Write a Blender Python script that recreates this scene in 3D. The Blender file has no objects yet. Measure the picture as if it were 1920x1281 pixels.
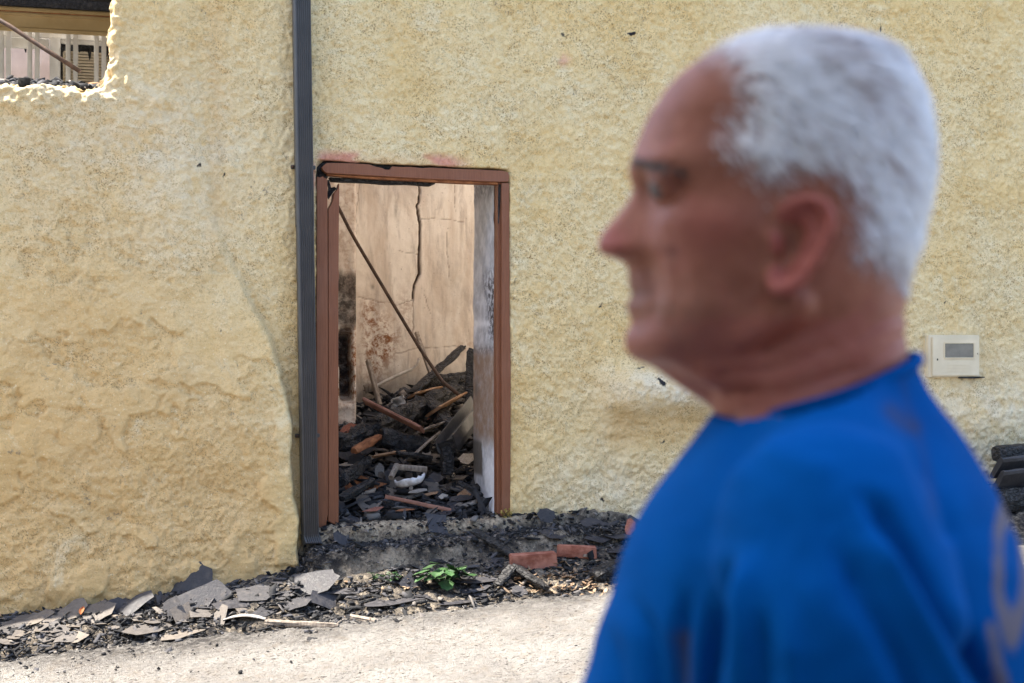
import bpy, bmesh, math, random
import numpy as np
from mathutils import Vector, Matrix

R = math.radians
random.seed(7)
rng = np.random.default_rng(11)
SC = bpy.context.scene
COL = SC.collection

# ------------------------------------------------------------------ camera
CAM_H, DIST, YAW, FPX = 1.5, 7.8, R(15.0), 2667.0
cam_d = bpy.data.cameras.new('camera')
cam_d.lens, cam_d.sensor_width = 50.0, 36.0
cam_d.clip_start, cam_d.clip_end = 0.05, 500.0
cam_d.dof.use_dof = True
cam_d.dof.focus_distance = 7.75
cam_d.dof.aperture_fstop = 5.6
cam = bpy.data.objects.new('camera', cam_d)
COL.objects.link(cam)
cam.location = (0, -DIST, CAM_H)
cam.rotation_euler = (R(90), 0, -YAW)
SC.camera = cam

# ------------------------------------------------------------------ light
SUN = Vector((-0.50, 0.155, 1.0)).normalized()          # towards the sun: high, behind the wall, from the left
world = bpy.data.worlds.new('World')
SC.world = world
world.use_nodes = True
wn = world.node_tree
sky = wn.nodes.new('ShaderNodeTexSky')
sky.sky_type = 'NISHITA'
sky.sun_disc = False
sky.sun_elevation = math.asin(SUN.z)
sky.sun_rotation = math.atan2(SUN.x, SUN.y)
sky.air_density, sky.dust_density = 1.0, 1.5
wn.nodes['Background'].inputs['Strength'].default_value = 0.15
wn.links.new(sky.outputs[0], wn.nodes['Background'].inputs['Color'])
sun_d = bpy.data.lights.new('sun', 'SUN')
sun_d.energy, sun_d.angle, sun_d.color = 4.8, R(0.53), (1.0, 0.93, 0.82)
sun = bpy.data.objects.new('sun', sun_d)
COL.objects.link(sun)
sun.location = SUN * 30
sun.rotation_euler = SUN.to_track_quat('Z', 'Y').to_euler()
VS = SC.view_settings
VS.view_transform, VS.look, VS.exposure, VS.gamma = 'Standard', 'None', 2.05, 1.0
VS.use_curve_mapping = False
SC.cycles.max_bounces, SC.cycles.diffuse_bounces = 8, 6

# ------------------------------------------------------------------ numpy noise
_T = np.random.default_rng(3).random((256, 256))
def vn(x, y, s=0):
    x = np.asarray(x, float) + 37.3 * s + 900.0
    y = np.asarray(y, float) + 91.7 * s + 900.0
    xi, yi = np.floor(x).astype(int), np.floor(y).astype(int)
    fx, fy = x - xi, y - yi
    fx, fy = fx * fx * fx * (fx * (fx * 6 - 15) + 10), fy * fy * fy * (fy * (fy * 6 - 15) + 10)
    a, b = _T[xi & 255, yi & 255], _T[(xi + 1) & 255, yi & 255]
    c, d = _T[xi & 255, (yi + 1) & 255], _T[(xi + 1) & 255, (yi + 1) & 255]
    return (a * (1 - fx) + b * fx) * (1 - fy) + (c * (1 - fx) + d * fx) * fy
def fbm(x, y, o=4, s=0, g=0.5):
    v, a, t = 0.0, 1.0, 0.0
    for k in range(o):
        v = v + a * vn(np.asarray(x) * 2 ** k, np.asarray(y) * 2 ** k, s + k); t += a; a *= g
    return v / t * 2 - 1
def sst(a, b, x):
    t = np.clip((np.asarray(x, float) - a) / (b - a), 0, 1)
    return t * t * (3 - 2 * t)
def gau(x, c, w): return np.exp(-((x - c) / w) ** 2)

# ------------------------------------------------------------------ picture <-> place
FW = Vector((math.sin(YAW), math.cos(YAW), 0)); RT = Vector((math.cos(YAW), -math.sin(YAW), 0))
CAMP = Vector((0, -DIST, CAM_H))
def ray(px, py): return FW + RT * ((px - 960) / FPX) + Vector((0, 0, (640.5 - py) / FPX))
def at(px, py, y):
    d = ray(px, py); return CAMP + d * ((y + DIST) / d.y)
def hit(px, py, fn, t0=5.2, t1=11.5):
    d = ray(px, py); t = t0
    while t < t1:
        p = CAMP + d * t
        if p.z < fn(p.x, p.y): return p
        t += 0.012
    return CAMP + d * t1

# ------------------------------------------------------------------ mesh helpers
def wpos(o):
    p = Vector((0, 0, 0))
    while o is not None: p = p + o.location; o = o.parent
    return p
def mk(name, verts, faces, mat, parent=None, smooth=False, attrs=None, origin=None):
    """one mesh object; verts in world coordinates"""
    V = np.asarray(verts, dtype=np.float32).reshape(-1, 3)
    if parent is not None: o0 = np.array(wpos(parent), np.float32); loc = (0, 0, 0)
    else:
        if origin is None:
            mn, mx = V.min(0), V.max(0); origin = ((mn[0] + mx[0]) / 2, (mn[1] + mx[1]) / 2, mn[2])
        o0 = np.array(origin, np.float32); loc = tuple(float(c) for c in o0)
    V = V - o0
    me = bpy.data.meshes.new(name)
    if isinstance(faces, np.ndarray):
        nf, k = faces.shape
        me.vertices.add(len(V)); me.vertices.foreach_set('co', V.ravel())
        me.loops.add(nf * k); me.loops.foreach_set('vertex_index', faces.ravel().astype(np.int32))
        me.polygons.add(nf); me.polygons.foreach_set('loop_start', np.arange(0, nf * k, k, dtype=np.int32))
        me.update(calc_edges=True); me.validate()
    else:
        me.from_pydata([tuple(v) for v in V.tolist()], [], faces); me.update()
    if smooth: me.polygons.foreach_set('use_smooth', np.ones(len(me.polygons), bool))
    for k, a in (attrs or {}).items():
        at_ = me.attributes.new(k, 'FLOAT', 'POINT'); at_.data.foreach_set('value', np.asarray(a, np.float32).ravel())
    if mat is not None: me.materials.append(mat)
    o = bpy.data.objects.new(name, me); COL.objects.link(o)
    o.parent = parent; o.location = loc
    return o
def tag(o, label=None, cat=None, group=None, kind=None):
    if label: o['label'] = label
    if cat: o['category'] = cat
    if group: o['group'] = group
    if kind: o['kind'] = kind
    return o
def thing(name, label, cat, loc, group=None):
    o = bpy.data.objects.new(name, None); COL.objects.link(o); o.location = loc
    o.empty_display_size = 0.1
    return tag(o, label, cat, group)
def grid_faces(nu, nv, keep=None, wrap=False):
    idx = np.arange(nu * nv).reshape(nu, nv)
    if wrap: idx = np.concatenate([idx, idx[:, :1]], 1)
    f = np.stack([idx[:-1, :-1], idx[1:, :-1], idx[1:, 1:], idx[:-1, 1:]], -1)
    if keep is not None: f = f[keep]
    return f.reshape(-1, 4)
def box_vf(c, s, M=None):
    V = [Vector((x * s[0] / 2, y * s[1] / 2, z * s[2] / 2)) for x in (-1, 1) for y in (-1, 1) for z in (-1, 1)]
    if M is not None: V = [M @ v for v in V]
    V = [v + Vector(c) for v in V]
    F = [(0, 1, 3, 2), (4, 6, 7, 5), (0, 4, 5, 1), (2, 3, 7, 6), (0, 2, 6, 4), (1, 5, 7, 3)]
    return V, F
def bevelled(name, V, F, mat, parent=None, w=0.004, seg=2, smooth=False):
    bm = bmesh.new(); vs = [bm.verts.new(v) for v in V]
    for f in F: bm.faces.new([vs[i] for i in f])
    bmesh.ops.recalc_face_normals(bm, faces=bm.faces)
    bmesh.ops.bevel(bm, geom=bm.edges[:], offset=w, segments=seg, affect='EDGES', clamp_overlap=True)
    bm.verts.index_update()
    VV = [v.co.copy() for v in bm.verts]; FF = [tuple(v.index for v in f.verts) for f in bm.faces]; bm.free()
    return mk(name, VV, FF, mat, parent, smooth)
def box(name, c, s, mat, parent=None, M=None, w=0.004): V, F = box_vf(c, s, M); return bevelled(name, V, F, mat, parent, w)
def extrude_poly(pts, back):
    """pts: front outline (Vectors), back: offset vector"""
    n = len(pts); b = Vector(back)
    V = [Vector(p) for p in pts] + [Vector(p) + b for p in pts]
    F = [tuple(range(n)), tuple(range(2 * n - 1, n - 1, -1))] + [(i, i + n, (i + 1) % n + n, (i + 1) % n) for i in range(n)]
    return V, F
def px_board(name, pxs, y, th, mat, parent, w=0.003):
    V, F = extrude_poly([at(a, b, y) for a, b in pxs], (0, th, 0))
    return bevelled(name, V, F, mat, parent, w, 1)
def ragged(p0, p1, n, amp, seed):
    """jagged line of pixel points from p0 to p1"""
    r = random.Random(seed); out = []
    for i in range(n + 1):
        t = i / n; j = 0 if i in (0, n) else amp
        out.append((p0[0] + (p1[0] - p0[0]) * t + r.uniform(-j, j), p0[1] + (p1[1] - p0[1]) * t + r.uniform(-j, j)))
    return out
def frame_of(d):
    d = Vector(d).normalized(); a = Vector((0, 0, 1)) if abs(d.z) < 0.9 else Vector((1, 0, 0))
    s = d.cross(a).normalized(); return d, s, s.cross(d).normalized()
def tube_vf(pts, radii, n=10, caps=True):
    pts = [Vector(p) for p in pts]; V, F = [], []
    if not hasattr(radii, '__len__'): radii = [radii] * len(pts)
    u = None
    for i, p in enumerate(pts):
        d = (pts[min(i + 1, len(pts) - 1)] - pts[max(i - 1, 0)]).normalized()
        if u is None: _, u, _ = frame_of(d)
        u = (u - d * u.dot(d)).normalized(); w = d.cross(u)
        for k in range(n):
            a = 2 * math.pi * k / n
            V.append(p + (u * math.cos(a) + w * math.sin(a)) * radii[i])
    for i in range(len(pts) - 1):
        for k in range(n):
            F.append((i * n + k, i * n + (k + 1) % n, (i + 1) * n + (k + 1) % n, (i + 1) * n + k))
    if caps: F.append(tuple(range(n - 1, -1, -1))); F.append(tuple((len(pts) - 1) * n + k for k in range(n)))
    return V, F
def capsule_vf(pts, radii, n=16):
    """tube with rounded ends"""
    pts = [Vector(p) for p in pts]; radii = list(radii)
    d0 = (pts[0] - pts[1]).normalized(); d1 = (pts[-1] - pts[-2]).normalized()
    A, B = [], []
    for a in (85, 60, 30): A.append((pts[0] + d0 * radii[0] * math.sin(R(a)), radii[0] * math.cos(R(a))))
    for a in (30, 60, 85): B.append((pts[-1] + d1 * radii[-1] * math.sin(R(a)), radii[-1] * math.cos(R(a))))
    P = [a[0] for a in A] + pts + [b[0] for b in B]; Q = [a[1] for a in A] + radii + [b[1] for b in B]
    return tube_vf(P, Q, n)
def join_vf(parts):
    V, F = [], []
    for v, f in parts:
        o = len(V); V += [Vector(q) for q in v]; F += [tuple(i + o for i in q) for q in f]
    return V, F

# ------------------------------------------------------------------ material helpers
class NT:
    def __init__(s, name, rough=0.8, spec=0.3):
        s.m = bpy.data.materials.new(name); s.m.use_nodes = True; s.t = s.m.node_tree
        s.b = s.t.nodes['Principled BSDF']; s.b.inputs['Roughness'].default_value = rough
        s.b.inputs['Specular IOR Level'].default_value = spec
        tc = s.n('ShaderNodeTexCoord'); s.obj = tc.outputs['Object']
    def n(s, k, **kw):
        n = s.t.nodes.new(k)
        for a, v in kw.items(): setattr(n, a, v)
        return n
    def l(s, a, b): s.t.links.new(a, b)
    def _in(s, sock, v):
        if isinstance(v, bpy.types.NodeSocket): s.l(v, sock)
        elif isinstance(v, (tuple, list)): sock.default_value = (*v, 1.0) if len(sock.default_value) == 4 and len(v) == 3 else v
        else: sock.default_value = v
    def noise(s, scale, detail=4, rough=0.55, dist=0.0, vec=None, stretch=None):
        v = vec or s.obj
        if stretch:
            mp = s.n('ShaderNodeMapping'); mp.inputs['Scale'].default_value = stretch; s.l(v, mp.inputs[0]); v = mp.outputs[0]
        n = s.n('ShaderNodeTexNoise'); s.l(v, n.inputs['Vector'])
        n.inputs['Scale'].default_value = scale; n.inputs['Detail'].default_value = detail
        n.inputs['Roughness'].default_value = rough; n.inputs['Distortion'].default_value = dist
        return n.outputs['Fac']
    def vor(s, scale, feature='F1', vec=None, stretch=None):
        v = vec or s.obj
        if stretch:
            mp = s.n('ShaderNodeMapping'); mp.inputs['Scale'].default_value = stretch; s.l(v, mp.inputs[0]); v = mp.outputs[0]
        n = s.n('ShaderNodeTexVoronoi', feature=feature); s.l(v, n.inputs['Vector']); n.inputs['Scale'].default_value = scale
        return n.outputs['Distance']
    def ramp(s, fac, a, b, lo=0.0, hi=1.0):
        r = s.n('ShaderNodeMapRange', interpolation_type='SMOOTHSTEP'); s._in(r.inputs[0], fac)
        for i, v in zip((1, 2, 3, 4), (a, b, lo, hi)): r.inputs[i].default_value = v
        return r.outputs[0]
    def mix(s, fac, a, b, mode='MIX'):
        m = s.n('ShaderNodeMix', data_type='RGBA', blend_type=mode)
        s._in(m.inputs[0], fac); s._in(m.inputs[6], a); s._in(m.inputs[7], b); return m.outputs[2]
    def math(s, op, a, b=0.0):
        m = s.n('ShaderNodeMath', operation=op); s._in(m.inputs[0], a); s._in(m.inputs[1], b); return m.outputs[0]
    def attr(s, name): return s.n('ShaderNodeAttribute', attribute_name=name).outputs['Fac']
    def rnd(s): return s.n('ShaderNodeObjectInfo').outputs['Random']
    def bump(s, h, strength=0.5, dist=0.01, prev=None):
        b = s.n('ShaderNodeBump'); s.l(h, b.inputs['Height']); b.inputs['Strength'].default_value = strength
        b.inputs['Distance'].default_value = dist
        if prev is not None: s.l(prev, b.inputs['Normal'])
        return b.outputs[0]
    def done(s, col, normal=None, rough=None):
        s._in(s.b.inputs['Base Color'], col)
        if normal is not None: s.l(normal, s.b.inputs['Normal'])
        if rough is not None: s._in(s.b.inputs['Roughness'], rough)
        return s.m
def simple(name, c1, c2, scale=20, rough=0.8, bs=0.4, bscale=80, bd=0.004, spec=0.3, var=0.0, stretch=None, metal=0.0):
    t = NT(name, rough, spec); t.b.inputs['Metallic'].default_value = metal
    c = t.mix(t.ramp(t.noise(scale, 5, stretch=stretch), 0.32, 0.68), c1, c2)
    if var:
        c = t.mix(1.0, c, t.mix(t.rnd(), (1 - var,) * 3, (1 + var * .35,) * 3), 'MULTIPLY')
    return t.done(c, t.bump(t.noise(bscale, 4, stretch=stretch), bs, bd))

def mat_wall():
    t = NT('yellow_roughcast', 0.95, 0.12)
    big = t.noise(1.3, 5, 0.6, 0.4); mid = t.noise(5.5, 5, 0.6, 0.3); sm = t.noise(26, 4, 0.6)
    c = t.mix(t.ramp(big, 0.35, 0.66), (0.81, 0.59, 0.275), (0.85, 0.695, 0.41))
    c = t.mix(t.ramp(mid, 0.52, 0.72, 0, .6), c, (0.85, 0.735, 0.48))
    c = t.mix(t.ramp(sm, 0.50, 0.68, 0, .40), c, (0.68, 0.47, 0.19))
    c = t.mix(t.math('MULTIPLY', t.attr('ochre'), .8), c, (0.69, 0.455, 0.205))
    c = t.mix(t.math('MULTIPLY', t.attr('white'), t.ramp(t.noise(9, 5, .65), .30, .62, .25, 1.0)), c, (0.84, 0.76, 0.59))
    c = t.mix(t.ramp(t.noise(2.6, 6, .7, .8, stretch=(1, 1, .55)), .54, .74, 0, .55), c, (0.68, 0.48, 0.21))
    c = t.mix(t.ramp(t.noise(3.7, 6, .7, .8), .56, .74, 0, .6), c, (0.86, 0.75, 0.51))
    fine = t.noise(105, 4, 0.75); f2 = t.noise(210, 3, 0.65); patchy = t.math('MULTIPLY', t.ramp(t.noise(11, 4, .65), .36, .62, .25, 1.0), t.ramp(t.noise(1.9, 5, .65, .6), .34, .60, .35, 1.1))
    grain = t.ramp(t.noise(62, 5, .75, .3), .50, .62)
    c = t.mix(t.math('MULTIPLY', t.math('MULTIPLY', grain, patchy), t.math('MULTIPLY', t.attr('pit'), .50)), c, (0.52, 0.35, 0.15))
    pit = t.math('MULTIPLY', t.math('MULTIPLY', t.ramp(fine, 0.52, 0.60), patchy), t.attr('pit'))
    c = t.mix(t.math('MULTIPLY', pit, .85), c, (0.27, 0.165, 0.065))
    c = t.mix(t.ramp(f2, 0.56, 0.70, 0, .35), c, (0.40, 0.26, 0.11))
    c = t.mix(t.ramp(t.noise(80, 3, .6), .60, .72, 0, .6), c, (0.87, 0.77, 0.53))
    c = t.mix(t.ramp(t.math('MULTIPLY', t.ramp(t.noise(6.0, 6, .75, .5), .58, .70), t.ramp(t.noise(60, 3, .6), .48, .58)), 0, 1, 0, .6), c, (0.17, 0.14, 0.115))
    c = t.mix(t.ramp(t.noise(4.5, 6, .7, .3, stretch=(1.6, 1.6, .16)), .58, .74, 0, .32), c, (0.40, 0.30, 0.18))
    c = t.mix(t.attr('pink'), c, (0.66, 0.27, 0.22))
    c = t.mix(t.ramp(t.attr('soot'), .38, 1.0), c, (0.028, 0.028, 0.032))
    n = t.bump(t.noise(55, 6, 0.75), 0.7, 0.022)
    n = t.bump(fine, 0.7, 0.010, n)
    return t.done(c, n)
def mat_inner():
    t = NT('smoked_inner_plaster', 0.9, 0.15)
    str_ = t.noise(3.0, 6, .65, .6, stretch=(1.6, 1.6, .45))
    c = t.mix(t.ramp(str_, .34, .66), (0.55, 0.465, 0.385), (0.74, 0.68, 0.60))
    c = t.mix(t.ramp(t.noise(7, 6, .7, .4, stretch=(2, 2, .35)), .48, .68, 0, .75), c, (0.40, 0.345, 0.30))
    c = t.mix(t.ramp(t.noise(4.2, 5, .6, .2, stretch=(1, 1, .5)), .60, .74, 0, .7), c, (0.80, 0.73, 0.63))
    c = t.mix(t.math('MULTIPLY', t.attr('rust'), t.ramp(t.noise(22, 6, .75, .3), .42, .60)), c, (0.22, 0.095, 0.04))
    c = t.mix(t.math('MULTIPLY', t.attr('soot'), t.ramp(t.noise(14, 6, .75, .3), .25, .60, .45, 1)), c, (0.03, 0.022, 0.018))
    c = t.mix(t.ramp(t.noise(75, 3, .6), .66, .74, 0, .7), c, (0.10, 0.06, 0.04))
    c = t.mix(t.attr('crack'), c, (0.10, 0.055, 0.03))
    return t.done(c, t.bump(t.noise(40, 6, .7), .35, .006))
def mat_jamb():
    t = NT('stained_reveal_plaster', 0.88, 0.15)
    c = t.mix(t.ramp(t.noise(9, 5, .6), .35, .65), (0.44, 0.44, 0.46), (0.64, 0.64, 0.66))
    c = t.mix(t.math('MULTIPLY', t.attr('brown'), t.ramp(t.noise(10, 5, .7), .2, .6, .5, 1)), c, (0.30, 0.205, 0.145))
    c = t.mix(t.math('MULTIPLY', t.attr('soot'), t.ramp(t.noise(32, 6, .75), .40, .56)), c, (0.05, 0.04, 0.038))
    c = t.mix(t.attr('cement'), c, (0.17, 0.15, 0.13))
    c = t.mix(t.attr('white'), c, (0.82, 0.82, 0.84))
    return t.done(c, t.bump(t.noise(60, 6, .7), .5, .005))
def mat_brownwood():
    t = NT('brown_painted_wood', 0.5, 0.35)
    g = t.noise(30, 5, .6, .3, stretch=(6, 6, .25))
    c = t.mix(t.ramp(g, .3, .7), (0.150, 0.052, 0.022), (0.200, 0.073, 0.033))
    c = t.mix(t.ramp(t.noise(3, 4, .6), .45, .7, 0, .5), c, (0.20, 0.085, 0.048))
    c = t.mix(t.ramp(t.noise(60, 5, .75, .6, stretch=(5, 5, .35)), .625, .68), c, (0.05, 0.025, 0.016))
    c = t.mix(t.attr('char'), c, (0.012, 0.010, 0.009))
    return t.done(c, t.bump(g, .25, .004))
def mat_char(name='charred_wood', a=(0.012, 0.011, 0.011), b=(0.045, 0.043, 0.043)):
    t = NT(name, 0.62, 0.35)
    v = t.vor(26, 'DISTANCE_TO_EDGE', stretch=(1, 1, 2.2)); n = t.noise(45, 5, .7)
    c = t.mix(t.ramp(n, .42, .70), a, b)
    c = t.mix(t.ramp(t.noise(8, 4, .6), .58, .75, 0, .5), c, (0.10, 0.085, 0.075))
    k = t.bump(t.ramp(v, 0, .12), .9, .012)
    return t.done(c, t.bump(n, .6, .008, k))
def mat_slate(dusty=False):
    t = NT('dusty_roof_slate' if dusty else 'roof_slate', 0.6, 0.35)
    n = t.noise(11, 6, .65, .4)
    c = t.mix(t.ramp(n, .35, .68), (0.024, 0.024, 0.028), (0.048, 0.046, 0.050))
    c = t.mix(t.ramp(t.noise(5, 5, .6, .3), .52, .74, 0, .6), c, (0.10, 0.088, 0.078))
    c = t.mix(t.ramp(t.noise(70, 3, .7), .66, .76, 0, .6), c, (0.17, 0.155, 0.14))
    if dusty: c = t.mix(t.ramp(t.noise(7, 6, .7, .4), .25, .60, .45, .95), c, (0.14, 0.122, 0.102))
    c = t.mix(1.0, c, t.mix(t.rnd(), (.55, .57, .64), (1.12, 1.07, 1.02)), 'MULTIPLY')
    return t.done(c, t.bump(t.noise(24, 6, .7, .5), .55, .006), t.ramp(n, .3, .7, .42, .7))
def mat_street():
    t = NT('pale_worn_concrete', 0.95, 0.1)
    c = t.mix(t.ramp(t.noise(2.2, 5, .6, .3), .35, .65), (0.29, 0.27, 0.245), (0.37, 0.35, 0.32))
    c = t.mix(t.ramp(t.noise(16, 6, .7), .48, .70, 0, .8), c, (0.27, 0.235, 0.195))
    sp = t.math('MULTIPLY', t.ramp(t.noise(60, 5, .75, .4, stretch=(.55, 1.3, 1)), .535, .63), t.ramp(t.noise(5, 4, .6), .34, .62, .35, 1))
    c = t.mix(t.math('MULTIPLY', sp, .95), c, (0.055, 0.045, 0.038))
    c = t.mix(t.ramp(t.noise(24, 5, .8, .5, stretch=(.6, 1.3, 1)), .62, .67, 0, .95), c, (0.030, 0.026, 0.022))
    c = t.mix(t.math('MULTIPLY', t.attr('ash'), t.ramp(t.noise(28, 6, .75), .36, .58, .25, .95)), c, (0.045, 0.041, 0.040))
    n = t.bump(t.noise(26, 6, .8), 1.0, .06)
    return t.done(c, t.bump(t.noise(110, 3, .7), 1.0, .02, n))
def mat_step():
    t = NT('sooty_rough_concrete', 0.95, 0.1)
    c = t.mix(t.ramp(t.noise(12, 6, .7), .36, .64), (0.34, 0.28, 0.21), (0.56, 0.475, 0.36))
    c = t.mix(t.ramp(t.noise(55, 5, .8), .49, .60, 0, .7), c, (0.07, 0.062, 0.055))
    c = t.mix(t.ramp(t.noise(9, 5, .7), .56, .72, 0, .5), c, (0.08, 0.07, 0.065))
    c = t.mix(t.attr('tan'), c, t.mix(t.ramp(t.noise(45, 5, .75), .42, .60), (0.62, 0.50, 0.35), (0.22, 0.17, 0.12)))
    c = t.mix(t.math('MULTIPLY', t.attr('ash'), t.ramp(t.noise(20, 6, .75), .28, .58, .2, 1.0)), c, (0.022, 0.021, 0.022))
    n = t.bump(t.noise(30, 6, .75), .9, .03)
    return t.done(c, t.bump(t.noise(130, 3, .7), .8, .012, n))
def mat_chips():
    t = NT('loose_burnt_chips', 0.8, 0.25)
    a = t.attr('tone')
    c = t.mix(t.ramp(a, .35, .60), (0.013, 0.013, 0.014), (0.062, 0.060, 0.064))
    c = t.mix(t.ramp(a, .70, .86), c, (0.17, 0.15, 0.13))
    c = t.mix(t.ramp(a, .93, .97), c, (0.36, 0.30, 0.24))
    return t.done(c, t.bump(t.noise(120, 4, .7), .6, .004))
def mat_skin():
    t = NT('weathered_skin', 0.55, 0.35)
    c = t.mix(t.ramp(t.noise(22, 5, .6), .35, .68), (0.30, 0.096, 0.050), (0.42, 0.155, 0.092))
    c = t.mix(t.ramp(t.noise(55, 4, .65), .55, .72, 0, .6), c, (0.22, 0.058, 0.028))
    c = t.mix(t.ramp(t.noise(38, 3, .6, .5), .55, .70, 0, .5), c, (0.38, 0.105, 0.066))
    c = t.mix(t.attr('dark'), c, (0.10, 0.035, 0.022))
    c = t.mix(t.math('MULTIPLY', t.attr('red'), .95), c, (0.40, 0.105, 0.075))
    c = t.mix(t.math('MULTIPLY', t.attr('stubble'), t.ramp(t.noise(260, 2, .6), .4, .62, .15, .5)), c, (0.22, 0.12, 0.085))
    c = t.mix(t.math('MULTIPLY', t.attr('scalp'), t.ramp(t.noise(90, 3, .6), .2, .55, .45, 1)), c, (0.66, 0.54, 0.50))
    t.b.inputs['Subsurface Weight'].default_value = 0.12
    t.b.inputs['Subsurface Radius'].default_value = (0.9, 0.35, 0.2); t.b.inputs['Subsurface Scale'].default_value = 0.006
    return t.done(c, t.bump(t.noise(160, 4, .7), .25, .003))
def mat_hair():
    t = NT('white_hair', 0.5, 0.4)
    return t.done(t.mix(t.ramp(t.attr('tone'), .0, .62), (0.44, 0.33, 0.29), (0.96, 0.94, 0.93)))
def mat_shirt():
    t = NT('blue_jersey', 0.9, 0.03)
    c = t.mix(t.ramp(t.noise(7, 4, .6), .35, .68), (0.0004, 0.070, 0.265), (0.0006, 0.086, 0.32))
    c = t.mix(t.math('MULTIPLY', t.attr('print'), t.ramp(t.noise(60, 4, .7), .30, .5, .35, .75)), c, (0.22, 0.17, 0.14))
    c = t.mix(t.attr('smudge_shade'), c, (0.055, 0.05, 0.075))
    t.b.inputs['Sheen Weight'].default_value = 0.0
    return t.done(c, t.bump(t.noise(500, 2, .6), .2, .001))
M = dict(
    wall=mat_wall(), inner=mat_inner(), jamb=mat_jamb(), brown=mat_brownwood(), char=mat_char(), slate=mat_slate(), dusty=mat_slate(True),
    street=mat_street(), step=mat_step(), chips=mat_chips(), skin=mat_skin(), shirt=mat_shirt(),
    pipe=simple('dark_grey_coated_metal', (0.044, 0.041, 0.041), (0.058, 0.053, 0.051), 9, .42, .12, 200, .001, .5),
    gutter=simple('sooty_zinc', (0.018, 0.018, 0.019), (0.050, 0.048, 0.047), 14, .45, .3, 60, .003, .5),
    rod=simple('rusted_iron', (0.045, 0.028, 0.020), (0.095, 0.055, 0.035), 30, .7, .4, 150, .002),
    grey=simple('weathered_grey_wood', (0.15, 0.12, 0.095), (0.28, 0.235, 0.19), 18, .85, .5, 60, .005, stretch=(4, 4, .5)),
    orange=simple('scorched_orange_wood', (0.16, 0.055, 0.022), (0.33, 0.135, 0.055), 16, .8, .6, 45, .006),
    tan=simple('tan_board', (0.23, 0.125, 0.065), (0.37, 0.23, 0.135), 9, .85, .5, 45, .005),
    batten=simple('reddish_batten', (0.19, 0.085, 0.058), (0.29, 0.145, 0.10), 14, .75, .5, 60, .004),
    brick=simple('dusty_red_block', (0.18, 0.058, 0.036), (0.33, 0.145, 0.10), 16, .9, .6, 70, .006),
    plaster=simple('broken_plaster', (0.33, 0.29, 0.25), (0.54, 0.50, 0.45), 20, .95, .7, 60, .008, var=.35),
    ceramic=simple('white_glazed_ceramic', (0.36, 0.34, 0.33), (0.70, 0.70, 0.72), 22, .22, .05, 60, .002, .5),
    paper=simple('white_crumpled_sheet', (0.45, 0.43, 0.40), (0.62, 0.60, 0.57), 18, .9, .5, 40, .006),
    white=simple('aged_white_paint', (0.52, 0.50, 0.46), (0.62, 0.60, 0.565), 8, .6, .15, 80, .002),
    beige=simple('ochre_beige_paint', (0.36, 0.265, 0.13), (0.44, 0.335, 0.18), 5, .85, .3, 50, .004),
    shutter=simple('cream_shutter', (0.50, 0.42, 0.30), (0.60, 0.52, 0.39), 10, .6, .2, 60, .002),
    pinkwall=simple('pale_pink_render', (0.52, 0.40, 0.33), (0.66, 0.53, 0.45), 4, .9, .3, 40, .004),
    box=simple('cream_plastic', (0.56, 0.47, 0.32), (0.64, 0.545, 0.385), 6, .45, .1, 150, .001, .45),
    glass=simple('dull_grey_glass', (0.11, 0.10, 0.085), (0.16, 0.145, 0.12), 14, .25, .05, 60, .001, .5),
    black=simple('black_gap', (0.01, 0.01, 0.01), (0.02, 0.02, 0.02), 14, .9),
    leaf=simple('green_leaf', (0.016, 0.052, 0.012), (0.034, 0.09, 0.022), 35, .5, .4, 60, .003, .45, var=.35),
    dry=simple('dry_leaf', (0.13, 0.075, 0.042), (0.33, 0.24, 0.155), 30, .85, .4, 60, .003),
    hair=mat_hair(),
    brow=simple('grey_brow_hair', (0.07, 0.055, 0.048), (0.17, 0.145, 0.13), 60, .7),
    eye=simple('eyeball', (0.16, 0.13, 0.12), (0.24, 0.20, 0.18), 30, .35, .02, 60, .001, .3),
    trousers=simple('dark_trousers', (0.03, 0.032, 0.038), (0.05, 0.052, 0.06), 30, .9),
    shoe=simple('brown_shoe', (0.06, 0.04, 0.03), (0.09, 0.06, 0.045), 30, .6),
    roof=simple('slate_roof_grey', (0.06, 0.06, 0.065), (0.11, 0.105, 0.11), 12, .7),
    render=simple('pale_house_render', (0.55, 0.49, 0.40), (0.66, 0.60, 0.50), 4, .95, .4, 40, .006),
    stone=simple('field_stone', (0.20, 0.17, 0.14), (0.34, 0.29, 0.24), 6, .95, .6, 20, .02),
    limewash=simple('lime_wash', (0.62, 0.56, 0.48), (0.72, 0.65, 0.56), 5, .95, .3, 30, .006),
    yellow=simple('dry_grass_tuft', (0.33, 0.25, 0.06), (0.48, 0.38, 0.12), 40, .9),
)

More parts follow.
